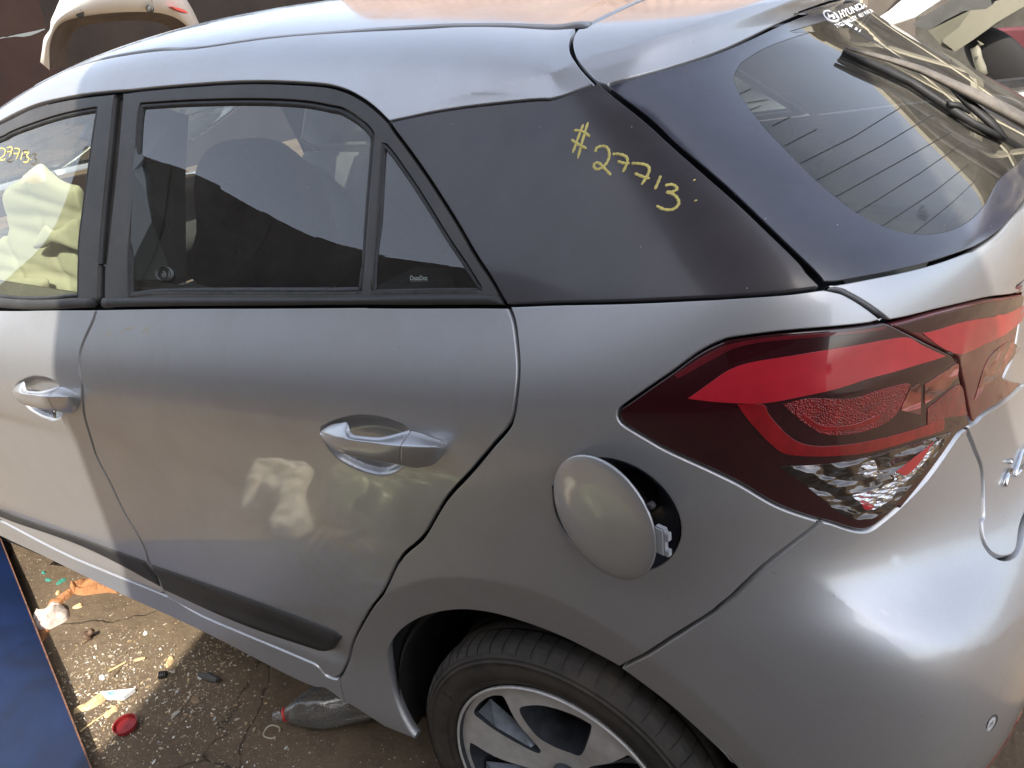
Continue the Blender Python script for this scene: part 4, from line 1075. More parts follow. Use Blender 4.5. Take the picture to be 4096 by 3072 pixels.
# ---- wheel
WHC = Vector((-.012, .030, .232))
TYREM, t_, b_ = nodes('tyre_rubber')
tc = coords(t_)
b_.inputs['Base Color'].default_value = (.021, .019, .017, 1)
t_.links.new(mixc(t_, ramp(t_, noise(t_, 9, 7, .7, tc), [(.38, 0), (.75, .75)]), (.022, .020, .018), (.095, .075, .055)), b_.inputs['Base Color'])
b_.inputs['Roughness'].default_value = .72; bump(t_, b_, noise(t_, 300, 2, .5, tc), .2, .001)
RIMF = plain('machined_alloy', (.62, .61, .59), .42, .45, coat=.3, coatr=.1, var=.12, vs=40, bmp=.04, bs=300)
RIMP = plain('rim_pocket_paint', (.050, .054, .062), .42, .4, var=.3, vs=50)
RIMS = plain('lit_spoke_side', (.17, .19, .22), .5, .5, var=.25, vs=60)  # paler bluish tone imitates light falling on the spoke side
def wheel(center, side, name_parent, rot=0.0):
    w_ = bpy.data.objects.new('wheel', None); COL.objects.link(w_); w_.location = center - CARL; w_.parent = CAR
    w_.empty_display_size = .1
    # frame: x along car, y inwards*side, z up  (local)
    n_ = 96
    def lathe(prof, nn=n_):
        vs = [(r_ * math.cos(2 * math.pi * j / nn), y_ * side, r_ * math.sin(2 * math.pi * j / nn)) for r_, y_ in prof for j in range(nn)]
        fs = [(i * nn + j, i * nn + (j + 1) % nn, (i + 1) * nn + (j + 1) % nn, (i + 1) * nn + j) for i in range(len(prof) - 1) for j in range(nn)]
        return vs, fs
    pt = [(.214, .012), (.218, .002), (.224, -.004), (.235, -.010), (.2362, -.0092), (.2374, -.0106), (.250, -.0125), (.262, -.0125), (.270, -.0105), (.2712, -.0118), (.2728, -.0112), (.2735, -.0095), (.2775, -.008), (.279, -.0088), (.2805, -.0068), (.287, -.002), (.292, .006), (.2955, .016), (.2975, .026), (.2975, .050), (.293, .051), (.293, .056), (.298, .057), (.2985, .085), (.293, .086), (.293, .092), (.2985, .093), (.2985, .122), (.298, .124), (.298, .130), (.3035, .132), (.3025, .158), (.29, .178), (.262, .195), (.215, .185)]
    vs, fs = lathe(pt, 128)
    ty = mesh_obj('tyre', vs, fs, TYREM, w_, True)
    bm = bmesh.new()                            # shoulder blocks: sipes shown as raised bars
    for j in range(62):
        a = 2 * math.pi * j / 62
        er = Vector((math.cos(a), 0, math.sin(a))); et = Vector((-math.sin(a), 0, math.cos(a)))
        pr = [(.284, -.0035), (.2905, .0035), (.2945, .0130), (.2968, .0245), (.2972, .046)]
        w2 = .0125
        r0 = []
        for r_, y_ in pr:
            for sgn in (-1, 1):
                r0.append(bm.verts.new(er * (r_ + .0016) + Vector((0, (y_ - .0012) * side, 0)) + et * (w2 * sgn)))
        for i in range(len(pr) - 1):
            bm.faces.new((r0[2 * i], r0[2 * i + 1], r0[2 * i + 3], r0[2 * i + 2]))
        for sgn in (0, 1):
            b0 = [bm.verts.new(Vector(v_.co) - er * .004 + Vector((0, .003 * side, 0))) for v_ in r0[sgn::2]]
            for i in range(len(pr) - 1): bm.faces.new((r0[2 * i + sgn], r0[2 * i + 2 + sgn], b0[i + 1], b0[i]))
    o = bm_obj('tread_blocks', bm, TYREM, ty)
    bm = bmesh.new()                            # round sidewall emblem
    ea = math.radians(149); ec = Vector((.250 * math.cos(ea), -.0130 * side, .250 * math.sin(ea)))
    tube(bm, [ec + Vector((.0105 * math.cos(q), 0, .0105 * math.sin(q))) for q in np.linspace(0, 2 * math.pi, 25)], .0008, 6, False)
    tube(bm, [ec + Vector((.0055 * math.cos(q), 0, .0055 * math.sin(q))) for q in np.linspace(0, 2 * math.pi, 17)], .0006, 6, False)
    bm_obj('sidewall_mark', bm, TYREM, ty, True)
    # barrel
    vs, fs = lathe([(.2165, .000), (.2175, -.004), (.2150, -.006), (.2120, -.004), (.2100, .004), (.203, .012), (.200, .03), (.193, .06), (.185, .15)])
    mesh_obj('rim', vs, fs, RIMF if False else RIMP, w_, True)
    vs, fs = lathe([(.2168, .001), (.2182, -.004), (.2155, -.0072), (.2125, -.0055), (.2105, .002)])
    mesh_obj('rim_lip', vs, fs, RIMF, w_, True)
    # face with pockets
    def pk(r_, a_): a_ = math.radians(a_ + rot); return (r_ * math.cos(a_), r_ * math.sin(a_))
    A = [[pk(.197, c_ + 14.5), pk(.2, c_ + 5), pk(.2, c_ - 6), pk(.196, c_ - 13), pk(.187, c_ - 15.5), pk(.13, c_ - 10), pk(.075, c_ - 2), pk(.062, c_ + 6), pk(.075, c_ + 16), pk(.148, c_ + 15.2), pk(.18, c_ + 15.4)] for c_ in (137.7, 31, -74, 193)]
    Bq = [[pk(.160, c_ + 24.5), pk(.170, c_ + 19), pk(.179, c_ + 5), pk(.186, c_ - 10), pk(.190, c_ - 21), pk(.182, c_ - 24.5), pk(.12, c_ - 27), pk(.08, c_ - 26), pk(.068, c_ - 10), pk(.068, c_ + 12), pk(.09, c_ + 28), pk(.128, c_ + 27)] for c_ in (92, -13, -118)]
    Rout = .2115
    outer = [(Rout * math.cos(a), Rout * math.sin(a)) for a in np.linspace(0, 2 * math.pi, 97)[:-1]]
    holes = []
    for q in A + Bq:
        q = np.array(q); L = len(q); o_ = []
        for i in range(L):
            p0, p1, p2, p3 = q[i - 1], q[i], q[(i + 1) % L], q[(i + 2) % L]
            for k_ in range(4):
                t = k_ / 4; o_.append(.5 * ((2 * p1) + (-p0 + p2) * t + (2 * p0 - 5 * p1 + 4 * p2 - p3) * t * t + (-p0 + 3 * p1 - 3 * p2 + p3) * t ** 3))
        holes.append(np.array(o_))
    pts = [Vector(p_) for p_ in outer]; ed = [(i, (i + 1) % 96) for i in range(96)]
    for hq in holes:
        o0 = len(pts); pts += [Vector(p_) for p_ in hq]; ed += [(o0 + i, o0 + (i + 1) % len(hq)) for i in range(len(hq))]
    for r_ in (.03, .05, .1, .14, .17, .2):
        for a in np.linspace(0, 2 * math.pi, int(r_ * 300))[:-1]:
            p_ = np.array([[r_ * math.cos(a), r_ * math.sin(a)]])
            if all(not poly_inside(p_, hq)[0] and seg_dist(p_, hq)[0] > .004 for hq in holes): pts.append(Vector(p_[0]))
    res = delaunay_2d_cdt(pts, ed, [], 0, 1e-6)
    V2 = np.array([tuple(p_) for p_ in res[0]])
    cen = np.array([V2[list(f)].mean(0) for f in res[2]]); ok = np.hypot(cen[:, 0], cen[:, 1]) < Rout
    for hq in holes: ok &= ~poly_inside(cen, hq)
    F = [f for f, k_ in zip(res[2], ok) if k_]
    def depth(r_): return .004 + .026 * (1 - (min(r_, .2) / .2)) ** 1.4 * 0 + .022 * sm(np.array([r_]), .17, .03)[0]
    vs = [(p_[0], depth(np.hypot(*p_)) * side, p_[1]) for p_ in V2]
    face = mesh_obj('spoke_face', vs, F, RIMF, w_, True)
    vs, fs, mi = [], [], []
    for hq in holes:
        cc = hq.mean(0); L = len(hq); o0 = len(vs)
        for lvl, (sc_, dy) in enumerate(((1.0, 0), (.985, .006), (.86, .045), (.78, .06))):
            for p_ in hq:
                q = cc + (p_ - cc) * sc_; vs.append((q[0], (depth(np.hypot(*p_)) + dy) * side, q[1]))
        for lvl in range(3):
            for i in range(L): fs.append((o0 + lvl * L + i, o0 + lvl * L + (i + 1) % L, o0 + (lvl + 1) * L + (i + 1) % L, o0 + (lvl + 1) * L + i))
    mesh_obj('spoke_sides', vs, fs, RIMP, w_, True)
    # bevelled slab in each small pocket, its paler tone standing in for light
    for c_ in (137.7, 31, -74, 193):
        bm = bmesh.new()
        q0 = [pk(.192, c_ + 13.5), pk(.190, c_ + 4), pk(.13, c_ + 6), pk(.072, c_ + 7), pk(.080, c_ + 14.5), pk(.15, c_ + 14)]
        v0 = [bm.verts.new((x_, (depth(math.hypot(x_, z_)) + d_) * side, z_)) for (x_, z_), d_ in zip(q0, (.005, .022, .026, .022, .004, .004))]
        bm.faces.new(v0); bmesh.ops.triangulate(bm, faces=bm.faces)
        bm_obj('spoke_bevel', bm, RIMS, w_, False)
    vs, fs = lathe([(0.0, .014), (.024, .014), (.028, .017), (.029, .028)], 40)
    mesh_obj('centre_cap', vs, fs, RIMP, w_, True)
    # brake drum behind
    vs, fs = lathe([(0.0, .085), (.09, .085), (.112, .088), (.118, .096), (.118, .14)], 48)
    bd = mesh_obj('brake_drum', vs, fs, plain('rusty_iron', (.085, .062, .05), .7, .5, var=.4, vs=30), w_, True)
    return w_
w1 = wheel(WHC, 1, CAR)
w2 = wheel(Vector((-2.58, .030, .232)), 1, CAR, 40)
w3 = wheel(Vector((-.012, 1.704, .232)), -1, CAR, 10)
# wheel housing: dark liner arch
vs, fs = [], []
angs = np.radians(np.linspace(-12, 192, 40))
for r_, y_ in ((.372, .050), (.380, .06), (.392, .16), (.385, .34), (.10, .36)):
    for a in angs: vs.append((-.012 + r_ * math.cos(a), y_, .232 + r_ * math.sin(a)))
for i in range(4):
    for j in range(39): fs.append((i * 40 + j, i * 40 + j + 1, (i + 1) * 40 + j + 1, (i + 1) * 40 + j))
cpart(mesh_obj('wheel_liner', vs, fs, LINER, CAR, True))
# underbody
bm = bmesh.new()
add_box(bm, (-1.2, .867, .17), (3.2, 1.50, .06))
add_box(bm, (-1.55, .867, .30), (.9, 1.55, .16))
cpart(bm_obj('underbody', bm, GAPM, CAR))
# ================================================================ inside of the car
def pillow(name, outline, mat, par, thick=.03, fold=.012, h=.02, axis=Vector((0, -1, 0)), seed=3, fs_=9.0, soft=False):
    """soft sheet with real thickness from a closed 3-D outline (nearly planar)"""
    pts = [Vector(p) for p in outline]; c = sum(pts, Vector()) / len(pts)
    n_ = axis.normalized(); ex = (Vector((0, 0, 1)).cross(n_) if abs(n_.z) < .9 else Vector((1, 0, 0))).normalized(); ey = n_.cross(ex).normalized()
    q = np.array([((p - c).dot(ex), (p - c).dot(ey)) for p in pts]); offs = np.array([(p - c).dot(n_) for p in pts])
    L = len(q); o_ = []
    for i in range(L):
        p0, p1, p2, p3 = q[i - 1], q[i], q[(i + 1) % L], q[(i + 2) % L]
        for k_ in range(4):
            t = k_ / 4; o_.append(.5 * ((2 * p1) + (-p0 + p2) * t + (2 * p0 - 5 * p1 + 4 * p2 - p3) * t * t + (-p0 + 3 * p1 - 3 * p2 + p3) * t ** 3))
    o_ = np.array(o_); mn, mx = o_.min(0), o_.max(0)
    gx, gy = np.meshgrid(np.arange(mn[0], mx[0], h), np.arange(mn[1], mx[1], h), indexing='ij')
    g = np.stack([gx.ravel(), gy.ravel()], 1); g = g[poly_inside(g, o_)]
    if len(g): g = g[seg_dist(g, o_) > h * .4]
    P_ = np.concatenate([o_, g]); nb = len(o_)
    res = delaunay_2d_cdt([Vector(p) for p in P_], [(i, (i + 1) % nb) for i in range(nb)], [], 0, 1e-6)
    V2 = np.array([tuple(p) for p in res[0]]); cen = np.array([V2[list(f)].mean(0) for f in res[2]])
    F = [f for f, k_ in zip(res[2], poly_inside(cen, o_)) if k_]
    dd = seg_dist(V2, o_); t = np.clip(dd / (thick * 1.6), 0, 1); up = thick * np.sqrt(t * (2 - t))
    rs = np.random.RandomState(seed)
    f_ = np.zeros(len(V2))
    for _ in range(7):
        a = rs.rand() * 6.28; ph = rs.rand() * 6.28; w_ = fs_ * (2 + 4 * rs.rand())
        s_ = V2[:, 0] * math.cos(a) + V2[:, 1] * math.sin(a)
        q_ = np.sin(s_ * w_ + ph + 1.5 * np.sin(V2[:, 1] * w_ * .4 + ph)); f_ += .35 * q_ - .45 * np.exp(-(q_ / .22) ** 2) * (ph > 3.6) if soft else np.abs(q_) ** .6 - .6
    up = up + fold * f_ * t * .5
    # mean depth interpolation of the rim
    w3 = 1 / (np.linalg.norm(V2[:, None] - q[None], axis=2) ** 2 + 1e-4); bz = (w3 * offs).sum(1) / w3.sum(1)
    vs = [c + ex * float(a) + ey * float(b) + n_ * float(z + u_) for (a, b), z, u_ in zip(V2, bz, up)]
    vs += [c + ex * float(a) + ey * float(b) + n_ * float(z - u_ * .6 - .001) for (a, b), z, u_ in zip(V2, bz, up)]
    k_ = len(V2); faces = [tuple(f) for f in F] + [tuple(i + k_ for i in f[::-1]) for f in F]
    return mesh_obj(name, vs, faces, mat, par, True)
def TY(k, y, *pts): return [on_y(k, a, b, y) for a, b in pts]
def rbox(name, c, s, mat, par, bev=.03, rot=None, sub_=0):
    bm = bmesh.new(); add_box(bm, (0, 0, 0), s, rot, bev)
    bmesh.ops.translate(bm, verts=bm.verts, vec=c)
    o = bm_obj(name, bm, mat, par, True)
    if par is CAR: cpart(o)
    return o
def seat(y, x=-.98, name='front_seat'):
    R_ = Matrix.Rotation(-.18, 3, 'Y')
    b = rbox(name, Vector((x, y, .87)), (.13, .47, .56), SEATM, CAR, .055, R_)
    h_ = rbox('headrest', Vector((x + .055, y, 1.185)), (.115, .33, .21), SEATM, b, .052, R_)
    rbox('seat_cushion', Vector((x - .27, y, .56)), (.52, .48, .16), SEATM, b, .06)
    return b
seat(1.25, -.86)
sb_ = cpart(pillow('front_seat', [on_x(15, a, b, -.93) for a, b in ((640, 1250), (612, 1000), (618, 800), (665, 640), (760, 530), (900, 470), (1150, 447), (1340, 468), (1470, 540), (1610, 680), (1740, 900), (1820, 1200), (1870, 1500), (1860, 1750), (660, 1750))], SEATM, CAR, .055, .004, h=.02, axis=Vector((1, 0, 0)), seed=6, fs_=2, soft=True))
rbox('seat_cushion', Vector((-1.20, .47, .56)), (.52, .48, .16), SEATM, sb_, .06).parent = CAR
rb = rbox('rear_seat', Vector((-.02, .867, .80)), (.13, 1.24, .52), SEATM, CAR, .05, Matrix.Rotation(-.25, 3, 'Y'))
for y in (.5, 1.24): rbox('headrest', Vector((.05, y, 1.10)), (.09, .26, .13), SEATM, rb, .04)
rbox('rear_cushion', Vector((-.32, .867, .55)), (.5, 1.24, .15), SEATM, rb, .05)
rbox('dashboard', Vector((-1.98, .867, .86)), (.44, 1.42, .26), INTER, CAR, .07)
rbox('parcel_shelf', Vector((.24, .867, 1.03)), (.34, 1.1, .02), INTER, CAR, .008)
rbox('load_floor', Vector((.25, .867, .62)), (.55, 1.05, .04), INTER, CAR, .01)
for y in (.125, 1.609):
    rbox('door_lining', Vector((-.62, y, .82)), (.78, .03, .46), INTER, CAR, .012)
    rbox('door_lining', Vector((-1.55, y, .80)), (.84, .03, .40), INTER, CAR, .012)
# centre pillar trim seen through the tinted glass
PTR = plain('pillar_trim', (.10, .11, .115), .6, var=.15, vs=5)
vs = [on_y(15, a, b, y) for (a, b, y) in ((70, 740, .17), (120, 160, .27), (460, 275, .30), (440, 560, .28), (425, 900, .22), (430, 1340, .17), (430, 1700, .12), (40, 1700, .10))]
bm = bmesh.new(); v0 = [bm.verts.new(v) for v in vs]; v1 = [bm.verts.new(v + Vector((0, .03, 0))) for v in vs]
bm.faces.new(v0); bm.faces.new(v1[::-1])
for i in range(len(vs)): bm.faces.new((v0[i], v0[(i + 1) % 8], v1[(i + 1) % 8], v1[i]))
cpart(bm_obj('pillar_trim', bm, PTR, CAR))
AIRB2 = plain('grey_airbag_cloth', (.42, .44, .42), .85, var=.1, vs=10)
cpart(pillow('side_airbag', TY(15, .80, (1415, 700), (1500, 668), (1680, 680), (1850, 815), (2000, 955), (2085, 1090), (2085, 1290), (1990, 1480), (1890, 1505), (1840, 1300), (1790, 1130), (1700, 1090), (1520, 1050), (1440, 830)), AIRB2, CAR, .03, .010, seed=5, fs_=5))
# passenger curtain airbag hanging inside the front door glass
AIRBL = plain('cream_airbag_cloth', (.42, .42, .34), .8, var=.06, vs=9, bmp=.3, bs=140)
cpart(pillow('curtain_airbag', TY(16, .205, (0, 1130), (60, 1090), (75, 1020), (48, 900), (36, 760), (160, 670), (200, 625), (300, 562), (370, 615), (450, 680), (520, 712), (600, 742), (660, 900), (640, 1120), (620, 1320), (600, 1545), (0, 1545), (-60, 1400)), AIRBL, CAR, .014, .020, h=.008, seed=14, fs_=3.4, soft=True))
cpart(pillow('curtain_airbag', TY(16, .180, (240, 1180), (300, 1060), (340, 1015), (390, 1050), (450, 1035), (540, 970), (600, 1000), (610, 1200), (560, 1200), (470, 1165), (400, 1150), (330, 1180)), AIRBL, CAR, .007, .008, h=.008, seed=2, fs_=6, soft=True))
cpart(pillow('curtain_airbag', TY(16, .172, (-80, 1405), (100, 1408), (230, 1400), (350, 1415), (350, 1530), (300, 1560), (-80, 1560)), AIRBL, CAR, .007, .006, h=.008, seed=8, fs_=6, soft=True))
# windscreen, cracked, and bonnet
WSM = glass_mat('cracked_windscreen', (.62, .68, .62), .55, (.62, .68, .60))
t = WSM.node_tree; v_ = coords(t, (1, 1, 1))
vo = N(t, 'ShaderNodeTexVoronoi', Scale=3.2); vo.feature = 'DISTANCE_TO_EDGE'; t.links.new(v_, vo.inputs['Vector'])
vo2 = N(t, 'ShaderNodeTexVoronoi', Scale=17.0); vo2.feature = 'DISTANCE_TO_EDGE'; t.links.new(v_, vo2.inputs['Vector'])
cr = math_(t, 'MAXIMUM', math_(t, 'LESS_THAN', vo.outputs['Distance'], .008), math_(t, 'MULTIPLY', math_(t, 'LESS_THAN', vo2.outputs['Distance'], .014), math_(t, 'GREATER_THAN', noise(t, 3.0, 2, .5, v_), .5)))
dfc = t.nodes.new('ShaderNodeBsdfDiffuse'); dfc.inputs[0].default_value = (.85, .9, .85, 1)
mxs = t.nodes.new('ShaderNodeMixShader'); o_ = t.nodes['Material Output']; src = o_.inputs['Surface'].links[0].from_socket
t.links.new(cr, mxs.inputs[0]); t.links.new(src, mxs.inputs[1]); t.links.new(dfc.outputs[0], mxs.inputs[2]); t.links.new(mxs.outputs[0], o_.inputs['Surface'])
ws = S_([near_uv((-1.66, .36, 1.385)), near_uv((-1.66, .6, 1.40)), near_uv((-1.66, .867, 1.40))]) + [near_uv((-2.0, .867, 1.2)), near_uv((-2.36, .867, 1.03))] + S_([near_uv((-2.36, .6, 1.03)), near_uv((-2.34, .34, 1.0)), near_uv((-2.0, .33, 1.2))])
patch('windscreen', ws, WSM, CAR, h=.06, inset=.003, depth=.006, joinm=True)
bn = [near_uv((-2.38, .36, 1.0)), near_uv((-2.4, .6, 1.02)), near_uv((-2.4, .867, 1.02)), near_uv((-3.1, .867, .94)), near_uv((-3.1, .5, .93)), near_uv((-3.1, .2, .91)), near_uv((-2.6, .2, .95))]
patch('bonnet', bn, PAINT, CAR, h=.06, inset=.003, depth=.02, joinm=True)

# ---- wiper
def gl_off(k, a, b, hgt):
    """point above the rear glass on a sight line (a fixed spot in the scene)"""
    u, v = ko(k, a, b); d = dray(u, v); p, n = surf_pt(k, a, b)
    t_ = (p - np.array(CAM)) @ n + hgt; t_ = t_ / (np.array(d) @ n)
    return CAM + d * float(t_)
WARM = plain('wiper_plastic', (.022, .022, .023), .6, var=.4, vs=40)
WDUST = plain('dusty_wiper_arm', (.13, .115, .10), .75, var=.3, vs=40)
def bar(name, pts, rad, mat, par, flat=1.0, n=8, upv=None):
    bm = bmesh.new(); tube(bm, pts, rad, n, True, flat, upv); return bm_obj(name, bm, mat, par, True)
gn = Vector((.5, 0, .86))
wa = bar('wiper_arm', [gl_off(2, *q, h_) for q, h_ in (((1090, 303), .012), ((1350, 372), .018), ((1560, 440), .024), ((1730, 520), .030), ((1900, 600), .034), ((2100, 700), .036), ((2330, 830), .034))], [.005, .010, .014, .017, .021, .023, .025], WDUST, tailgate, .40, 10, gn)
wb = bar('wiper_blade', [gl_off(2, *q, .012) for q in ((1068, 325), (1200, 385), (1350, 450), (1500, 522), (1740, 680), (1900, 785), (2100, 880))], [.003, .0048, .0052, .0052, .0058, .005, .004], WARM, wa, 1.1, 8, gn)
bar('wiper_strip', [gl_off(2, *q, .004) for q in ((1062, 340), (1200, 402), (1500, 540), (1740, 700), (2085, 888))], [.0022] * 5, RUBBER, wa, 2.0, 6, gn)
bar('wiper_link', [gl_off(2, *q, h_) for q, h_ in (((1735, 530), .03), ((1850, 640), .024), ((2000, 770), .020), ((2100, 872), .014))], [.008, .014, .014, .006], WARM, wa, .5, 8, gn)
bar('wiper_bracket', [gl_off(2, *q, h_) for q, h_ in (((1735, 655), .018), ((1800, 665), .020), ((1870, 715), .018))], [.006, .007, .004], WARM, wa, .6, 8, gn)

# ---- rear glass: heater lines and aperture marks
bm = bmesh.new()
for L in (((700, 925), (940, 800)), ((800, 1035), (1130, 870), (1500, 640)), ((905, 1140), (1300, 930), (1700, 690)), ((1020, 1248), (1450, 1010), (1800, 810)), ((1150, 1350), (1550, 1100), (1880, 870)), ((1315, 1432), (1650, 1210), (1900, 1010)), ((1520, 1475), (1750, 1290), (1930, 1120)), ((620, 800), (760, 730)), ((480, 700), (560, 668)), ((410, 600), (500, 560)), ((460, 655), (620, 632))):
    pts = []
    for a, b in zip(L, L[1:]):
        for i in range(6):
            t_ = i / 6; q = P(2, a[0] + (b[0] - a[0]) * t_, a[1] + (b[1] - a[1]) * t_); pts.append(Vector(SD(np.array([q[0]]), np.array([q[1]]))[0]))
    nn = Vector((.0006, 0, .0014))
    tube(bm, [p + nn for p in pts], .0005, 4)
bm_obj('heater_lines', bm, RUBBER, rear_glass)

# ---- writing
def stroke_obj(name, sheet, strokes, width, mat, par, lift=.0006, per=5):
    vs, fs = [], []
    for st in strokes:
        q = [np.array(p, float) for p in st]; pts = []
        for i in range(len(q) - 1):
            p1, p2 = q[i], q[i + 1]; p0 = q[i - 1] if i > 0 else 2 * p1 - p2; p3 = q[i + 2] if i + 2 < len(q) else 2 * p2 - p1
            for k_ in range(per):
                t_ = k_ / per; pts.append(.5 * ((2 * p1) + (-p0 + p2) * t_ + (2 * p0 - 5 * p1 + 4 * p2 - p3) * t_ * t_ + (-p0 + 3 * p1 - 3 * p2 + p3) * t_ ** 3))
        pts.append(q[-1])
        S3, Nn = [], []
        for p_ in pts:
            sp_, sn_ = surf_pt(sheet, *p_); S3.append(sp_); Nn.append(sn_)
        S3 = np.array(S3); Nn = np.array(Nn)
        tg = np.gradient(S3, axis=0) if len(S3) > 1 else np.array([[1, 0, 0.]])
        tg /= np.linalg.norm(tg, axis=1, keepdims=True) + 1e-12
        sd = np.cross(Nn, tg)
        o0 = len(vs); K = len(pts)
        wob = 1 + .18 * np.sin(np.arange(K) * 1.7)
        ends = np.ones(K); ends[0] = .55; ends[-1] = .5
        for off, l_ in ((-.5, 0), (-.3, 1), (.3, 1), (.5, 0)):
            for i in range(K): vs.append(S3[i] + sd[i] * width * off * wob[i] * ends[i] + Nn[i] * (lift * (.2 + .8 * l_)))
        for r_ in range(3):
            for i in range(K - 1): fs.append((o0 + r_ * K + i, o0 + r_ * K + i + 1, o0 + (r_ + 1) * K + i + 1, o0 + (r_ + 1) * K + i))
    return mesh_obj(name, vs, fs, mat, par, True)
stroke_obj('marker_number', 1, [
    [(1632, 785), (1600, 870), (1565, 968)], [(1662, 772), (1630, 880), (1597, 1003)], [(1573, 822), (1620, 828), (1650, 843), (1675, 865)], [(1558, 882), (1600, 912), (1655, 940)],
    [(1708, 962), (1718, 935), (1748, 924), (1775, 928), (1793, 950), (1796, 990), (1780, 1030), (1750, 1060), (1716, 1070), (1700, 1052), (1705, 1034), (1730, 1030), (1762, 1060), (1808, 1108)],
    [(1818, 975), (1850, 973), (1890, 983), (1910, 1002), (1905, 1040), (1882, 1088)], [(1850, 1018), (1885, 1030), (1926, 1032)],
    [(1938, 1032), (1980, 1034), (2022, 1040), (2046, 1056), (2048, 1085), (2028, 1125), (2000, 1168)], [(1958, 1095), (2000, 1114), (2054, 1129)],
    [(2122, 1110), (2106, 1150), (2085, 1197)],
    [(2150, 1172), (2190, 1166), (2217, 1178), (2224, 1196), (2196, 1212), (2160, 1214), (2196, 1226), (2224, 1248), (2236, 1280), (2222, 1308), (2190, 1325), (2140, 1322), (2095, 1300)],
    [(2342, 1264), (2345, 1272)], [(2333, 1135), (2336, 1142)]], .0038, MARK, cpanel)
stroke_obj('marker_number', 16, [[(-20, 470), (10, 448), (38, 462), (30, 500), (-5, 528), (25, 535), (42, 522)], [(52, 445), (85, 440), (88, 470), (68, 508)], [(52, 474), (86, 470)],
    [(108, 450), (142, 455), (138, 490), (118, 530)], [(100, 487), (142, 488)], [(168, 478), (152, 535)], [(178, 478), (212, 480), (196, 505), (214, 525), (198, 552), (172, 548)], [(228, 530), (232, 534)]], .0030, MARK, front_door, lift=.0006)
# old traces of marker on the rear door
stroke_obj('marker_trace', 3, [[(670, 545), (690, 515), (700, 545)], [(780, 500), (850, 490)], [(900, 520), (935, 490), (930, 540)], [(755, 525), (775, 522)]], .003, plain('faint_marker', (.40, .35, .22), .5), rear_door, lift=.0002)['kind'] = 'stuff'
def text_obj(name, body, sheet, quad, mat, par, lift=.0006, bold=0.0, res=3, sx=1.0, shear=0.0):
    """quad: traced corners (bottom-left, bottom-right, top-right, top-left) of the word"""
    cu = bpy.data.curves.new(name, 'FONT'); cu.body = body; cu.resolution_u = res; cu.offset = bold; cu.shear = shear
    tmp = bpy.data.objects.new(name, cu); COL.objects.link(tmp); bpy.context.view_layer.update()
    dg = bpy.context.evaluated_depsgraph_get(); me = bpy.data.meshes.new_from_object(tmp.evaluated_get(dg))
    bpy.data.objects.remove(tmp); bpy.data.curves.remove(cu)
    co = np.array([tuple(v.co) for v in me.vertices]); mn, mx = co.min(0), co.max(0)
    a = (co[:, 0] - mn[0]) / (mx[0] - mn[0]); b = (co[:, 1] - mn[1]) / (mx[1] - mn[1])
    q = [np.array(p, float) for p in quad]
    for i, v in enumerate(me.vertices):
        p_ = (q[0] * (1 - a[i]) + q[1] * a[i]) * (1 - b[i]) + (q[3] * (1 - a[i]) + q[2] * a[i]) * b[i]
        v.co = Vector(surf_pt(sheet, *p_, lift)[0])
    me.update()
    return link(name, me, mat, par)
text_obj('dealer_lettering', 'HYUNDAI', 11, ((196, 186), (480, 72), (452, 10), (160, 108)), WHITEP, rear_glass, .0022, .012)
text_obj('dealer_lettering', 'TYGERVALLEY', 11, ((142, 302), (371, 199), (341, 158), (112, 256)), WHITEP, rear_glass, .0022, .008)
text_obj('dealer_lettering', '021 910 3325', 11, ((395, 189), (560, 128), (534, 90), (369, 151)), WHITEP, rear_glass, .0022, .008)
def ell(cx, cy, a, b, rot, n=22, t0=0, t1=2 * math.pi):
    return [(cx + a * math.cos(t_) * math.cos(rot) - b * math.sin(t_) * math.sin(rot), cy + a * math.cos(t_) * math.sin(rot) + b * math.sin(t_) * math.cos(rot)) for t_ in np.linspace(t0, t1, n)]
stroke_obj('dealer_emblem', 11, [ell(84, 160, 88, 44, .42)], .0045, WHITEP, rear_glass, .0024, 2)
stroke_obj('dealer_emblem', 11, [[(42, 132), (56, 155), (60, 182)], [(100, 135), (110, 160), (124, 188)], [(54, 168), (84, 158), (114, 152)]], .0055, WHITEP, rear_glass, .0024, 3)
text_obj('window_sticker', 'DataDot', 4, ((522, 186), (632, 186), (630, 158), (524, 158)), GREYP, rear_door, -.0058, .01)
text_obj('window_sticker', 'Marked & Secure', 4, ((526, 195), (632, 194), (632, 188), (526, 189)), GREYP, rear_door, -.0058, .0)
CIRC = plain('pane_etching', (.22, .23, .23), .7)
text_obj('pane_etching', '16', 3, ((1048, 168), (1000, 165), (1000, 128), (1050, 125)), CIRC, rear_door, -.0078, .0)
stroke_obj('pane_etching', 3, [ell(1026, 148, 50, 44, 0)], .0008, CIRC, rear_door, -.0078, 2)
text_obj('glass_stamp', 'AS2\nE11 43R\nTEMPERED\nLAMINEX', 2, ((1530, 1370), (1600, 1405), (1620, 1320), (1560, 1300)), RUBBER, rear_glass, .0022)
# bold chrome letters at the edge of the tailgate
def badge(pts, rad):
    bm = bmesh.new(); tube(bm, pts, rad, 8, True, .8); o = bm_obj('model_badge', bm, CHROME, tailgate, True)
    return o
def tgp(a, b, l_=.003):
    uv = P(5, a, b); u_, v_ = np.array([uv[0]]), np.array([uv[1]]); return Vector(SD(u_, v_)[0] + SGN * N0(u_, v_)[0][0] * l_)
badge([tgp(2075, 1490), tgp(2092, 1430), tgp(2112, 1385)], .0035)
badge([tgp(2108, 1345), tgp(2118, 1325)], .0035)
badge([tgp(2138, 1420), tgp(2150, 1380), tgp(2190, 1270), tgp(2230, 1215)], .0035)
badge([tgp(2138, 1425), tgp(2180, 1390), tgp(2230, 1330)], .003)
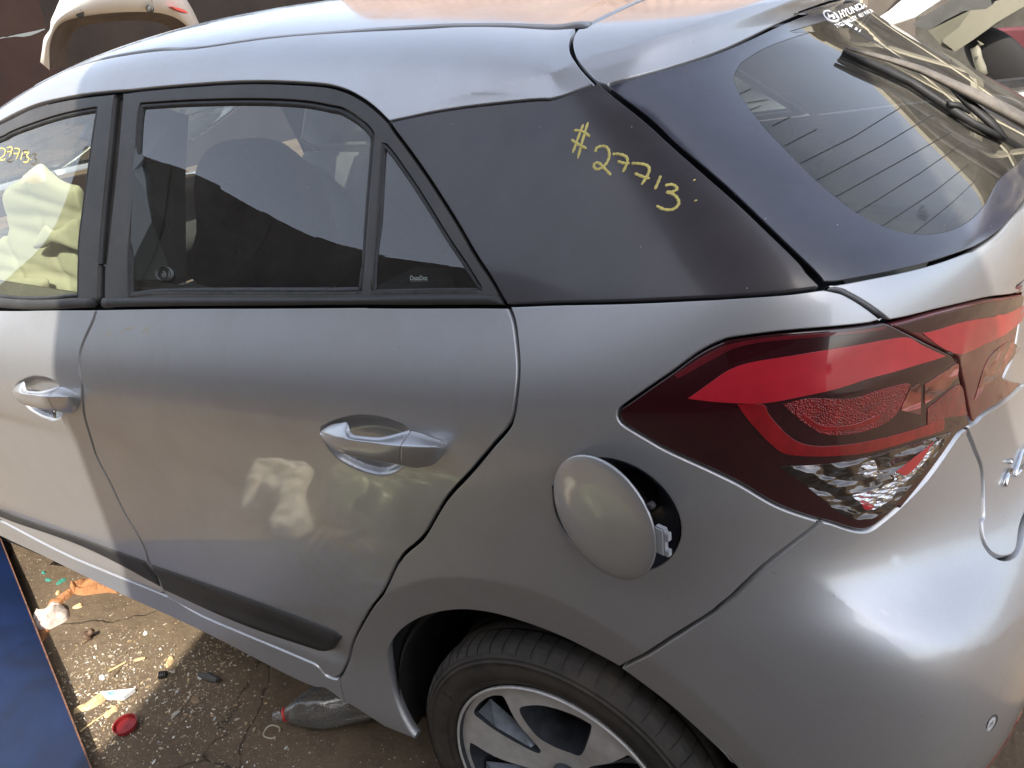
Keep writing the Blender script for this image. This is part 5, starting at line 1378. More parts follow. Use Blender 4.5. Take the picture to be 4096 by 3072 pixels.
# parking sensor / tow cover on the bumper
def surf(k, a, b, l_=0.0):
    uv = P(k, a, b); u_, v_ = np.array([uv[0]]), np.array([uv[1]]); return Vector(SD(u_, v_)[0] + SGN * N0(u_, v_)[0][0] * l_)
stroke_obj('bumper_plug', 8, [ell(1974, 1350, 26, 52, .45)], .0022, RUBBER, bumper, .0006, 2)
stroke_obj('bumper_plug', 8, [ell(1966, 1362, 12, 36, .45)], .006, plain('plug_grey', (.5, .5, .5), .4), bumper, .0012, 2)
REFR = lens('bumper_reflector', (.30, .01, .015), .2, .2)
stroke_obj('bumper_reflector', 8, [[(2205, 1310), (2150, 1420), (2080, 1540), (1990, 1650), (1950, 1690)]], .016, REFR, bumper, .0015, 4)
# ================================================================ the yard
def ground_mat():
    m, t, b = nodes('oily_dirt')
    v = coords(t)
    n1 = noise(t, 1.6, 9, .66, v, .3); n2 = noise(t, 14, 7, .7, v); n3 = noise(t, 90, 4, .6, v)
    c1 = ramp(t, n1, [(.30, (.085, .062, .043)), (.52, (.135, .098, .064)), (.75, (.185, .140, .090))])
    c2 = mixc(t, ramp(t, n2, [(.48, 0), (.75, .55)]), c1, (.060, .045, .034))
    c3 = mixc(t, ramp(t, n3, [(.55, 0), (.70, .5)]), c2, (.24, .19, .125))
    vo = N(t, 'ShaderNodeTexVoronoi', Scale=1.35); vo.feature = 'DISTANCE_TO_EDGE'
    vw = t.nodes.new('ShaderNodeVectorMath'); vw.operation = 'MULTIPLY_ADD'
    nn = N(t, 'ShaderNodeTexNoise', Scale=7.0, Detail=5.0); t.links.new(v, nn.inputs['Vector'])
    t.links.new(nn.outputs['Color'], vw.inputs[0]); vw.inputs[1].default_value = (.16, .16, .16); t.links.new(v, vw.inputs[2]); t.links.new(vw.outputs[0], vo.inputs['Vector'])
    crk = ramp(t, vo.outputs['Distance'], [(.0, .8), (.006, 0.0)])
    crk = math_(t, 'MULTIPLY', crk, ramp(t, n2, [(.40, 0), (.5, 1)]))
    c4 = mixc(t, crk, c3, (.030, .022, .016))
    t.links.new(c4, b.inputs['Base Color']); b.inputs['Roughness'].default_value = .92
    b.inputs['Specular IOR Level'].default_value = .25
    h = math_(t, 'ADD', math_(t, 'MULTIPLY', n1, 1.2), math_(t, 'ADD', math_(t, 'MULTIPLY', n2, .5), math_(t, 'MULTIPLY', n3, .12)))
    h = math_(t, 'SUBTRACT', h, math_(t, 'MULTIPLY', crk, .35))
    bump(t, b, h, .8, .02)
    return m
GZ = -.07
gx = np.concatenate([[-150, -40, -15, -8, -5], np.arange(-3.2, 1.6, .05), [2.5, 4, 8, 15, 40, 150]])
gy = np.concatenate([[-150, -40, -15, -8, -4, -2], np.arange(-1.2, 1.6, .05), [2.2, 3, 4, 8, 15, 40, 150]])
rs = np.random.RandomState(4)
def lowfreq(x, y):
    return .004 * np.sin(x * 5.1 + 1.3 * np.sin(y * 4)) + .003 * np.sin(y * 7.3 + x * 2.2) + .002 * np.sin(x * 17 + y * 11)
vs = [(x, y, GZ + (float(lowfreq(x, y)) - .004 if abs(x) < 4 and abs(y) < 2.5 else -.004)) for x in gx for y in gy]
ny = len(gy)
fs = [(i * ny + j, (i + 1) * ny + j, (i + 1) * ny + j + 1, i * ny + j + 1) for i in range(len(gx) - 1) for j in range(ny - 1)]
tag(mesh_obj('ground', vs, fs, ground_mat(), None, True), kind='structure')
def gz(x, y): return GZ + float(lowfreq(x, y)) - .004
def G(k, a, b, dz=0.0):
    p = on_z(k, a, b, GZ - .004 + dz); return Vector((p.x, p.y, gz(p.x, p.y) + dz))

# loose chips of plastic, glass and wood trodden into the dirt
def chips(name, cols, count, smin, smax, region, seed):
    r = random.Random(seed); bms = []
    m, t, b = nodes(name + '_mix')
    at = t.nodes.new('ShaderNodeAttribute'); at.attribute_name = 'tint'; t.links.new(at.outputs['Color'], b.inputs['Base Color']); b.inputs['Roughness'].default_value = .7
    vs, fs, cl_ = [], [], []
    for i in range(count):
        x, y = region(r); s = smin * (smax / smin) ** (r.random() ** 2.2)
        a = r.random() * 6.28; l_, w_, h_ = s * r.uniform(.6, 1.9), s * r.uniform(.4, .8), s * r.uniform(.12, .5)
        z = gz(x, y) - .0005; o0 = len(vs); kN = r.choice((3, 4, 5)); rad = [r.uniform(.6, 1) for _ in range(kN)]
        tx, ty = r.uniform(-.3, .3), r.uniform(-.3, .3)
        for top in (0, 1):
            for j in range(kN):
                an = 6.283 * j / kN; px, py = l_ * .5 * math.cos(an) * rad[j], w_ * .5 * math.sin(an) * rad[j]
                vs.append((x + px * math.cos(a) - py * math.sin(a), y + px * math.sin(a) + py * math.cos(a), z + top * h_ + (px * tx + py * ty) * top))
        fs.append(tuple(o0 + kN + j for j in range(kN)))
        for j in range(kN): fs.append((o0 + j, o0 + (j + 1) % kN, o0 + kN + (j + 1) % kN, o0 + kN + j))
        c = r.choice(cols); q = r.uniform(.7, 1.15); cl_ += [(c[0] * q, c[1] * q, c[2] * q, 1)] * (2 * kN)
    me = bpy.data.meshes.new(name); me.from_pydata(vs, [], fs); me.update()
    ca = me.color_attributes.new('tint', 'FLOAT_COLOR', 'POINT')
    ca.data.foreach_set('color', np.array(cl_, dtype=np.float32).ravel())
    return tag(link(name, me, m), 'scatter of small pale chips and grit trodden into the brown dirt', 'debris', kind='stuff') if True else None
PALE = [(.55, .45, .30), (.45, .38, .27), (.62, .56, .45), (.35, .27, .18), (.66, .66, .62), (.30, .22, .15), (.48, .36, .2)]
def reg_all(r): return (r.uniform(-2.4, -.1), r.uniform(-.75, .75))
def reg_patch(r):
    c = r.choice(((-1.35, -.08), (-1.3, .1), (-1.45, -.05), (-1.1, .02), (-1.2, .2), (-1.5, .05), (-1.25, -.12), (-.75, -.1), (-.5, -.1)))
    return (r.gauss(c[0], .09), r.gauss(c[1], .07))
chips('grit', PALE, 15000, .0010, .0065, reg_all, 1)
o = chips('wood_crumbs', PALE, 6500, .0015, .011, reg_patch, 2); o['label'] = 'thicker drifts of pale wood crumbs and broken plastic along the sunny dirt'; 

# named litter
def litter(name, label, cat, bm, mat, smooth=False, group=None):
    me = bpy.data.meshes.new(name); bmesh.ops.recalc_face_normals(bm, faces=bm.faces)
    c = sum((v.co for v in bm.verts), Vector()) / len(bm.verts); c.z = min(v.co.z for v in bm.verts)
    bmesh.ops.translate(bm, verts=bm.verts, vec=-c); bm.to_mesh(me); bm.free()
    if smooth: me.polygons.foreach_set('use_smooth', [True] * len(me.polygons))
    o = link(name, me, mat); o.location = c
    return tag(o, label, cat, group)
# crumpled rag
def crumple(k, outline, hgt, seed, h=.006, z0=0):
    pts = [G(k, a, b) for a, b in outline]; c = sum(pts, Vector()) / len(pts)
    q = np.array([(p.x, p.y) for p in pts]); L = len(q); o_ = []
    for i in range(L):
        p0, p1, p2, p3 = q[i - 1], q[i], q[(i + 1) % L], q[(i + 2) % L]
        for k_ in range(4):
            t = k_ / 4; o_.append(.5 * ((2 * p1) + (-p0 + p2) * t + (2 * p0 - 5 * p1 + 4 * p2 - p3) * t * t + (-p0 + 3 * p1 - 3 * p2 + p3) * t ** 3))
    o_ = np.array(o_); mn, mx = o_.min(0), o_.max(0)
    gx_, gy_ = np.meshgrid(np.arange(mn[0], mx[0], h), np.arange(mn[1], mx[1], h), indexing='ij')
    g = np.stack([gx_.ravel(), gy_.ravel()], 1); g = g[poly_inside(g, o_)]
    if len(g): g = g[seg_dist(g, o_) > h * .4]
    res = delaunay_2d_cdt([Vector(p) for p in np.concatenate([o_, g])], [(i, (i + 1) % len(o_)) for i in range(len(o_))], [], 0, 1e-6)
    V2 = np.array([tuple(p) for p in res[0]]); cen = np.array([V2[list(f)].mean(0) for f in res[2]])
    F = [f for f, k_ in zip(res[2], poly_inside(cen, o_)) if k_]
    dd = seg_dist(V2, o_); t = np.clip(dd / (hgt * .8), 0, 1); r_ = np.random.RandomState(seed); f_ = np.zeros(len(V2))
    for _ in range(6):
        a = r_.rand() * 6.28; w_ = 30 + 90 * r_.rand(); ph = r_.rand() * 6
        f_ += np.abs(np.sin((V2[:, 0] * math.cos(a) + V2[:, 1] * math.sin(a)) * w_ + ph + 1.2 * np.sin(V2[:, 1] * 40 + ph))) ** .7 - .6
    zz = hgt * np.sqrt(t * (2 - t)) * (.72 + .28 * np.sin(V2[:, 0] * 75 + V2[:, 1] * 55)) + f_ * hgt * .24 * t
    bm = bmesh.new(); vv = [bm.verts.new((a, b, gz(a, b) + max(z, 0) + .0005 + z0)) for (a, b), z in zip(V2, zz)]
    for f in F: bm.faces.new([vv[i] for i in f])
    # closed underside
    lo = [bm.verts.new((a, b, gz(a, b) - .001 + z0)) for a, b in o_]
    inv = {}
    for vi, ol in enumerate(res[3]):
        for oi in ol: inv[oi] = vi
    nb = len(o_)
    for i in range(nb):
        j = (i + 1) % nb
        if i in inv and j in inv:
            try: bm.faces.new((vv[inv[i]], lo[i], lo[j], vv[inv[j]]))
            except ValueError: pass
    return bm
RAGM = plain('dirty_cloth', (.58, .49, .43), .9, var=.22, vs=55)
ORNG = plain('orange_cloth', (.38, .175, .075), .85, var=.2, vs=40)
litter('crumpled_rag', 'crumpled dirty white rag on the dirt beside the blue steel panel', 'rag', crumple(13, ((330, 720), (360, 640), (370, 605), (420, 620), (500, 570), (580, 555), (670, 590), (680, 650), (640, 700), (560, 745), (470, 790), (370, 800)), .034, 3, .0050), RAGM, False)
bm = crumple(13, ((470, 560), (500, 500), (600, 440), (690, 395), (730, 410), (700, 450), (640, 500), (600, 545), (560, 570)), .010, 5)
for ol, hh, sd in ((((690, 370), (760, 330), (800, 300), (880, 275), (960, 300), (1000, 330), (900, 350), (780, 380), (720, 400)), .022, 7), (((735, 400), (800, 370), (900, 375), (990, 335), (1080, 360), (1160, 405), (1050, 400), (900, 425), (820, 438), (750, 430)), .026, 8), (((690, 385), (715, 355), (760, 350), (775, 385), (745, 420), (705, 420)), .030, 9)):
    b2 = crumple(13, ol, hh, sd); me_ = bpy.data.meshes.new('t'); b2.to_mesh(me_); b2.free(); bm.from_mesh(me_); bpy.data.meshes.remove(me_)
litter('orange_strap', 'knotted strip of orange cloth on the dirt under the car sill', 'cloth strip', bm, ORNG, False)
litter('orange_scrap', 'small flat scrap of orange cloth poking out below the rag', 'cloth scrap', crumple(13, ((360, 810), (470, 790), (490, 800), (410, 920)), .006, 4), ORNG, True)
TANW = plain('split_wood', (.62, .45, .24), .8, var=.3, vs=60)
litter('wood_splinter', 'long torn splinter of pale yellow wood below the torn carton', 'wood splinter', crumple(13, ((1040, 1400), (1030, 1480), (960, 1530), (880, 1570), (760, 1600), (720, 1610), (740, 1570), (850, 1500), (960, 1440), (1000, 1400)), .012, 12, .005), TANW, False)
litter('wood_splinter', 'forked pale wood chips heaped near the lower edge of the sunny patch', 'wood splinter', crumple(13, ((1020, 1640), (1040, 1590), (1100, 1560), (1080, 1520), (1140, 1540), (1170, 1530), (1150, 1580), (1110, 1600), (1060, 1650)), .012, 14, .005), TANW, False)
CARD = plain('white_card', (.74, .75, .74), .6, var=.08, vs=30)
bm = bmesh.new(); qs = [G(13, a, b, .014) for a, b in ((980, 1390), (1320, 1352), (1210, 1440), (1050, 1440), (1030, 1430))]
v0 = [bm.verts.new(q) for q in qs]; v1 = [bm.verts.new(q - Vector((0, 0, .012))) for q in qs]; bm.faces.new(v0); bm.faces.new(v1[::-1])
for i in range(5): bm.faces.new((v0[i], v0[(i + 1) % 5], v1[(i + 1) % 5], v1[i]))
crt = litter('torn_carton', 'torn white carton corner with pale blue print on the dirt', 'carton', bm, CARD)
bm = bmesh.new(); v0 = [bm.verts.new(G(13, a, b, .0148)) for a, b in ((1060, 1395), (1130, 1382), (1120, 1425), (1065, 1432))]; bm.faces.new(v0)
o = bm_obj('carton_print', bm, plain('blue_print', (.25, .45, .62), .6, var=.5, vs=80), None); o.parent = crt; o.matrix_parent_inverse = Matrix.Translation(-crt.location)
def stick(name, label, k, a, b, c, d, w_, mat, hgt=None, group=None, cat='stick'):
    p, q = G(k, a, b, w_ * .5), G(k, c, d, w_ * .5); m_ = p.lerp(q, .5) + Vector((rnd.uniform(-.1, .1), rnd.uniform(-.1, .1), 0)) * (p - q).length * .3
    bm = bmesh.new(); tube(bm, [p, m_, q], [w_ * .5, w_ * .55, w_ * .35], 5); litter(name, label, cat, bm, mat, False, group)
stick('wood_peg', 'short tan wooden peg lying in the middle of the sunny patch', 13, 1320, 1082, 1425, 1055, .010, TANW)
stick('twig', 'thin straw coloured twig under the paper scraps', 13, 1060, 1190, 1235, 1095, .006, TANW)
stick('twig', 'dark forked twig beside the straw coloured one', 13, 1110, 1240, 1190, 1150, .006, plain('dark_twig', (.16, .11, .06), .9))
stick('twig', 'long thin stick x', 0, 0, 0, 1, 1, .001, TANW) if False else None
stick('twig', 'pale grey twig stub lying in the shade', 13, 1690, 1635, 1765, 1580, .010, plain('grey_twig', (.40, .37, .32), .9))
stick('twig', 'long thin stick running towards the red bottle lid', 6, 505, 1430, 690, 1300, .004, TANW)
litter('wood_block', 'small pale broken wood block near the shadow edge', 'wood chip', crumple(13, ((1625, 1130), (1650, 1070), (1700, 1040), (1710, 1080), (1670, 1125), (1640, 1150)), .012, 21, .004), TANW)
litter('wood_chip', 'flat tan wood chip lying under the orange strap', 'wood chip', crumple(13, ((545, 430), (560, 400), (590, 395), (590, 420), (560, 445)), .006, 22, .004), TANW)
litter('wood_chip', 'ribbed tan wood chip to the right of the rag', 'wood chip', crumple(13, ((710, 565), (730, 540), (800, 520), (805, 550), (740, 570)), .007, 23, .004), TANW)
litter('paper_scrap', 'small crumpled white paper square beside a dark chip', 'paper scrap', crumple(13, ((970, 1240), (1000, 1225), (1028, 1230), (1025, 1268), (985, 1272)), .012, 25, .004), CARD)
litter('foam_scrap', 'tiny white foam lump near the sunlit chips under the sill', 'foam scrap', crumple(13, ((1405, 830), (1415, 800), (1450, 795), (1440, 825)), .010, 26, .004), CARD)
GREENG = plain('green_glass', (.10, .42, .32), .15, trans=.4)
for i, (ol, lb) in enumerate(((((440, 290), (470, 272), (510, 290), (490, 305), (455, 305)), 'rounded green glass piece by the crack in the dirt'), (((550, 335), (600, 290), (655, 278), (640, 300), (580, 335)), 'long green glass shard above the orange strap'), (((405, 225), (420, 208), (448, 215), (440, 235)), 'smallest green glass piece near the shadow of the sill'))):
    litter('glass_shard', lb, 'glass shard', crumple(13, ol, .005, 30 + i, .004), GREENG, False, 'green glass shards')
# grommet / bolt cap
bm = bmesh.new(); p = G(13, 872, 850, .0)
ax = Vector((.5, .55, .65)).normalized()
tube(bm, [p + Vector((0, 0, .010)) - ax * .002, p + Vector((0, 0, .010)) + ax * .002], .016, 18)
tube(bm, [p + Vector((0, 0, .011)), p + Vector((0, 0, .011)) + ax * .02], [.009, .008], 14)
litter('rusty_plug', 'rusty round plug with a flange lying left of the gravel', 'metal plug', bm, plain('rust_brown', (.16, .10, .07), .6, .3, var=.3, vs=60), True)
stick('rusty_bolt', 'short brown bolt next to the round plug', 13, 795, 900, 850, 870, .009, plain('bolt_brown', (.20, .14, .08), .7), cat='bolt')
bm = bmesh.new(); p = G(13, 1565, 1225, .006)
for i in range(4): tube(bm, [p + Vector((.0045 * i, .003 * i, .001)), p + Vector((.0045 * i + .002, .003 * i + .0012, .001))], .011, 12, True)
litter('rubber_bellows', 'tiny ribbed dark rubber bush at the shadow edge', 'rubber bush', bm, RUBBER, False)
bm = bmesh.new(); p = G(13, 2040, 1270, .012); tube(bm, [p + Vector((-.03, 0, 0)), p + Vector((0, .004, .004)), p + Vector((.03, .008, 0))], [.006, .012, .008], 8)
litter('broken_clip', 'broken black plastic clip lying in the shade', 'plastic clip', bm, INTER, False)
bm = bmesh.new(); p = G(13, 1970, 1248, .008); bmesh.ops.create_icosphere(bm, subdivisions=1, radius=.008, matrix=Matrix.Translation(p))
litter('pebble', 'pale pebble touching the broken black clip', 'pebble', bm, CARD, False)
# red bottle lid lying open side up
bm = bmesh.new(); p = G(6, 804, 1405, 0); n_ = 32
prof = [(.001, .001), (.019, .0012), (.0205, .003), (.0215, .013), (.0225, .0145), (.0205, .0142), (.0195, .004), (.001, .003)]
tilt = Matrix.Rotation(math.radians(8), 3, 'X')
rg = [[bm.verts.new(p + tilt @ Vector((r_ * 1.35 * math.cos(6.2832 * j / n_), r_ * 1.35 * math.sin(6.2832 * j / n_), z_ * 1.1 + .003))) for j in range(n_)] for r_, z_ in prof]
for a_, b_ in zip(rg, rg[1:]):
    for j in range(n_): bm.faces.new((a_[j], a_[(j + 1) % n_], b_[(j + 1) % n_], b_[j]))
REDP = plain('red_plastic', (.26, .02, .022), .4, var=.15, vs=40)
litter('red_lid', 'red round plastic bottle lid lying open side up at the shadow edge', 'bottle lid', bm, REDP, False)
# PET bottle lying under the sill
m, t, b = nodes('clear_pet'); out = t.nodes['Material Output']
tr = t.nodes.new('ShaderNodeBsdfTransparent'); tr.inputs[0].default_value = (.90, .90, .89, 1)
gl = t.nodes.new('ShaderNodeBsdfGlossy'); gl.inputs['Roughness'].default_value = .06
fr = N(t, 'ShaderNodeFresnel', IOR=1.55); mx = t.nodes.new('ShaderNodeMixShader')
t.links.new(math_(t, 'MULTIPLY', fr.outputs[0], 1.5), mx.inputs[0]); t.links.new(tr.outputs[0], mx.inputs[1]); t.links.new(gl.outputs[0], mx.inputs[2]); t.links.new(mx.outputs[0], out.inputs['Surface'])
bp_ = N(t, 'ShaderNodeBump', Strength=.6, Distance=.004); t.links.new(noise(t, 28, 3, .6, None, 1.0), bp_.inputs['Height']); t.links.new(bp_.outputs[0], gl.inputs['Normal'])
_s = out.inputs['Surface'].links[0].from_socket; _d = t.nodes.new('ShaderNodeBsdfDiffuse'); _d.inputs[0].default_value = (.55, .54, .52, 1)
_m = t.nodes.new('ShaderNodeMixShader'); t.links.new(ramp(t, noise(t, 14, 4, .6), [(.3, .06), (.8, .26)]), _m.inputs[0]); t.links.new(_s, _m.inputs[1]); t.links.new(_d.outputs[0], _m.inputs[2]); t.links.new(_m.outputs[0], out.inputs['Surface'])
PET = m
nk = G(14, 560, 1065, .018); bd = G(14, 1450, 860, .050); ax = (bd - nk).normalized(); L0 = .33
prof = [(0, .0125), (.004, .0135), (.018, .0135), (.019, .016), (.022, .016), (.024, .0135), (.035, .018), (.055, .030), (.085, .044), (.12, .053), (.15, .054), (.20, .051), (.22, .053), (.27, .053), (.30, .050), (.33, .040), (.335, .001)]
bm = bmesh.new(); side_ = ax.cross(Vector((0, 0, 1))).normalized(); upx = side_.cross(ax).normalized(); rg = []
for d_, r_ in prof:
    rg.append([bm.verts.new(nk + ax * d_ + side_ * (r_ * math.cos(6.2832 * j / 32)) * (1 + .05 * math.sin(j * 1.9 + d_ * 30)) + upx * (r_ * math.sin(6.2832 * j / 32)) * (1 - .10 * (d_ > .06) * math.cos(j * .39 + d_ * 21))) for j in range(32)])
for a_, b_ in zip(rg, rg[1:]):
    for j in range(32): bm.faces.new((a_[j], a_[(j + 1) % 32], b_[(j + 1) % 32], b_[j]))
mo = min(v.co.z for v in bm.verts); bmesh.ops.translate(bm, verts=bm.verts, vec=(0, 0, max(0, GZ - .002 - mo)))
bot = litter('plastic_bottle', 'clear plastic drink bottle lying on its side under the sill with a red neck ring', 'bottle', bm, PET, True)
dz = max(0, GZ - .002 - mo)
bm = bmesh.new(); r0 = nk + ax * 0.0255 + Vector((0, 0, dz)); tube(bm, [r0, r0 + ax * .005], .0175, 24)
o = bm_obj('neck_ring', bm, plain('red_ring', (.60, .02, .02), .4), None, True); o.parent = bot; o.matrix_parent_inverse = Matrix.Translation(-bot.location)
bm = bmesh.new(); p = G(14, 515, 1175, .003)
tube(bm, [p + Vector((.020 * math.cos(q), .020 * math.sin(q), .002 * math.sin(3 * q))) for q in np.linspace(.4, 6.0, 26)], .0022, 6)
litter('milled_ring', 'thin milled ring lying beside the bottle neck', 'ring', bm, plain('dirty_clear_ring', (.42, .38, .28), .5), True)
# gravel-like leaf litter in the shade
litter('leaf_scrap', 'small curled brown leaf scraps with a yellow fleck in the shade', 'leaf', crumple(13, ((1870, 1480), (1920, 1440), (1980, 1450), (1960, 1500), (1900, 1510)), .008, 41, .004), plain('leaf_brown', (.22, .15, .09), .8, var=.5, vs=120))

# sheeting and netting added out of view so that they mirror in the rear door
def crumple_world(outline, hgt, seed):
    global G
    g0 = G; G = lambda k, a, b, dz=0.0: Vector((a, b, gz(a, b)))
    try: return crumple(0, outline, hgt, seed, .012)
    finally: G = g0
litter('added_sheeting', 'added unseen crumpled cream sheeting on the ground to mirror in the rear door', 'plastic sheet', crumple_world(((-1.68, -.72), (-1.62, -.56), (-1.50, -.60), (-1.42, -.50), (-1.32, -.50), (-1.30, -.58), (-1.42, -.66), (-1.50, -.78)), .05, 51), plain('cream_plastic', (.75, .68, .52), .35, var=.3, vs=8), True)
litter('added_netting', 'added unseen heap of olive netting and film to mirror in the rear door', 'netting', crumple_world(((-1.35, -.70), (-1.22, -.64), (-1.08, -.66), (-.98, -.74), (-.92, -.92), (-1.05, -1.08), (-1.25, -1.0), (-1.40, -.86)), .07, 52), plain('olive_film', (.34, .36, .20), .3, var=.7, vs=14), True)

# ---- blue steel lid of a bin in the foreground
BLUE, t, b = nodes('worn_blue_paint')
v = coords(t); c = ramp(t, noise(t, 5, 6, .65, v, .5), [(.35, (.003, .008, .030)), (.6, (.004, .014, .055)), (.8, (.006, .028, .065))])
c = mixc(t, ramp(t, noise(t, 26, 7, .75, v, 1.0), [(.66, 0), (.74, .85)]), c, (.020, .018, .016))
t.links.new(c, b.inputs['Base Color']); b.inputs['Roughness'].default_value = .42; b.inputs['Coat Weight'].default_value = .3; b.inputs['Coat Roughness'].default_value = .25
bump(t, b, noise(t, 3, 4, .6, v), .25, .02)
ZB = -.035
e0 = on_z(6, -60, 40, ZB); e1 = on_z(6, 590, 1680, ZB); dr = (e1 - e0).normalized(); e0 = e0 - dr * .9; e1 = e1 + dr * .25
nr = Vector((dr.y, -dr.x, 0)).normalized()
if nr.y > 0: nr = -nr
binr = tag(empty('blue_steel_panel', ((e0 + e1) * .5 + nr * .5)[:2] + (GZ,)), 'dark blue painted steel panel with a thin rusty edge lying at the lower left', 'steel panel')
def bprism(name, off0, off1, z0, z1, mat, ext=0):
    bm = bmesh.new(); q = [e0 - dr * ext + nr * off0, e1 + dr * ext + nr * off0, e1 + dr * ext + nr * off1, e0 - dr * ext + nr * off1]
    lo = [bm.verts.new((p.x, p.y, z0)) for p in q]; hi = [bm.verts.new((p.x, p.y, z1)) for p in q]
    bm.faces.new(lo[::-1]); bm.faces.new(hi)
    for i in range(4): bm.faces.new((lo[i], lo[(i + 1) % 4], hi[(i + 1) % 4], hi[i]))
    o = bm_obj(name, bm, mat, binr); o.matrix_parent_inverse = Matrix.Translation(-binr.location); return o
RIMR = plain('rusty_edge', (.17, .085, .055), .7, .2, var=.45, vs=70)
bprism('lid', .004, .27, ZB - .02, ZB, BLUE); bprism('rim', 0, .0038, ZB - .035, ZB + .001, RIMR, .002); bprism('body', .03, .25, GZ - .01, ZB - .021, RIMR, -.03)

# ---- white bumper hung up at the far left
BUMPW = plain('white_bumper_paint', (.80, .78, .72), .35, coat=.6, coatr=.08, var=.06, vs=3)
BUMPI = plain('dusty_bumper_inside', (.12, .10, .088), .8, var=.3, vs=4)
BXX = -6.0
hb = tag(empty('hanging_bumper', tuple(on_x(12, 1250, -100, BXX))), 'white rear bumper cover hung ends down against the dark wall', 'bumper')
def strip3(name, rowsL, mat, par, smooth=True):
    K = len(rowsL[0]); vs = [p for r_ in rowsL for p in r_]
    fs = [(i * K + j, i * K + j + 1, (i + 1) * K + j + 1, (i + 1) * K + j) for i in range(len(rowsL) - 1) for j in range(K - 1)]
    o = mesh_obj(name, vs, fs, mat, par, smooth); o.matrix_parent_inverse = Matrix.Translation(-par.location); return o
def dens(pts, per=4):
    q = [np.array(p, float) for p in pts]; out = []
    for i in range(len(q) - 1):
        p1, p2 = q[i], q[i + 1]; p0 = q[i - 1] if i > 0 else 2 * p1 - p2; p3 = q[i + 2] if i + 2 < len(q) else 2 * p2 - p1
        for k_ in range(per):
            t_ = k_ / per; out.append(.5 * ((2 * p1) + (-p0 + p2) * t_ + (2 * p0 - 5 * p1 + 4 * p2 - p3) * t_ * t_ + (-p0 + 3 * p1 - 3 * p2 + p3) * t_ ** 3))
    out.append(q[-1]); return out
inner = dens([(488, 690), (486, 560), (492, 450), (525, 335), (590, 242), (700, 188), (900, 150), (1100, 128), (1300, 118), (1500, 122), (1640, 145), (1750, 190), (1840, 262), (1920, 345), (1990, 440)])
outer = dens([(395, 610), (412, 500), (432, 375), (488, 290), (500, 200), (545, 100), (600, -20), (700, -150), (900, -260), (1150, -310), (1400, -300), (1600, -230), (1760, -100), (1890, 90), (2010, 350)])
def bx(p, dx): q = on_x(12, p[0], p[1], BXX + dx); return q
endf = [abs(i / (len(inner) - 1) - .5) * 2 for i in range(len(inner))]
rows_ = []
for t_, bul in ((0, -.02), (.02, .02), (.2, .10), (.5, .16), (.8, .12), (1, .02)):
    rows_.append([bx(tuple(a * (1 - t_) + b_ * t_), bul * (1 - e_ ** 3) + .25 * (1 - e_ ** 2) - .1) for a, b_, e_ in zip(inner, outer, endf)])
strip3('bumper_skin', rows_, BUMPW, hb)
lip = [[bx(tuple(a + (np.array([1270, 500]) - a) * f_), d_ + .25 * (1 - e_ ** 2) - .1) for a, e_ in zip(inner, endf)] for f_, d_ in ((0.004, -.02), (.03, -.05), (.10, -.16), (.22, -.25))]
strip3('bumper_inside', lip, BUMPI, hb)
for a_, b_ in ((795, 130), (1485, 85)):
    bm = bmesh.new(); c_ = bx((a_, b_), .16 + .09); tube(bm, [c_ - Vector((.02, 0, 0)), c_ + Vector((-.004, -.003, 0))], .030, 16)
    o = bm_obj('parking_sensor', bm, INTER, hb, True); o.matrix_parent_inverse = Matrix.Translation(-hb.location)
bm = bmesh.new(); v0 = [bm.verts.new(bx(p, .235)) for p in ((1690, 66), (1760, 78), (1820, 100), (1855, 130), (1800, 118), (1740, 95))]; v1 = [bm.verts.new(v_.co - Vector((.05, 0, 0))) for v_ in v0]
bm.faces.new(v0)
for i in range(6): bm.faces.new((v0[i], v0[(i + 1) % 6], v1[(i + 1) % 6], v1[i]))
o = bm_obj('reflector', bm, plain('faded_reflector', (.62, .10, .09), .3), hb); o.matrix_parent_inverse = Matrix.Translation(-hb.location)
# cables the bumper hangs from
for a_ in (780, 1490):
    bm = bmesh.new(); tube(bm, [bx((a_ + 10, 100), .27), bx((a_ - 2, -60), .24), bx((a_ - 4, -420), .10)], .004, 5); o = bm_obj('hanging_wire', bm, INTER, hb); o.matrix_parent_inverse = Matrix.Translation(-hb.location)
# ---- dark red container wall with a rusted-through slit
WALLM, t, b = nodes('maroon_container_paint'); v = coords(t)
c = ramp(t, noise(t, .9, 8, .7, v, .4), [(.35, (.016, .010, .008)), (.55, (.030, .012, .009)), (.75, (.040, .020, .014))]); t.links.new(c, b.inputs['Base Color']); b.inputs['Roughness'].default_value = .85
wx = -8.2
cw = tag(empty('container_wall', (wx, 4.0, GZ)), 'dark maroon steel container wall behind the white bumper with a jagged slit of light', 'container')
def xpt(a_, b_, x_=wx): return on_x(12, a_, b_, x_)
def slab_x(name, pts, th, mat, par):
    bm = bmesh.new(); v0 = [bm.verts.new(p) for p in pts]; v1 = [bm.verts.new(p - Vector((th, 0, 0))) for p in pts]
    bm.faces.new(v0); bm.faces.new(v1[::-1]); n_ = len(pts)
    for i in range(n_): bm.faces.new((v0[i], v0[(i + 1) % n_], v1[(i + 1) % n_], v1[i]))
    bmesh.ops.triangulate(bm, faces=[f for f in bm.faces if len(f.verts) > 4])
    o = bm_obj(name, bm, mat, par); o.matrix_parent_inverse = Matrix.Translation(-par.location); return o
up_edge = [(-400, 452), (40, 362), (60, 366), (80, 362), (100, 352), (118, 350), (150, 343), (175, 330), (240, 320), (300, 312), (350, 303), (365, 292), (420, 285), (470, 275)]
lo_edge = [(-400, 453), (40, 368), (60, 374), (82, 366), (100, 362), (120, 358), (150, 354), (180, 347), (240, 340), (300, 326), (350, 318), (365, 304), (420, 294), (480, 277)]
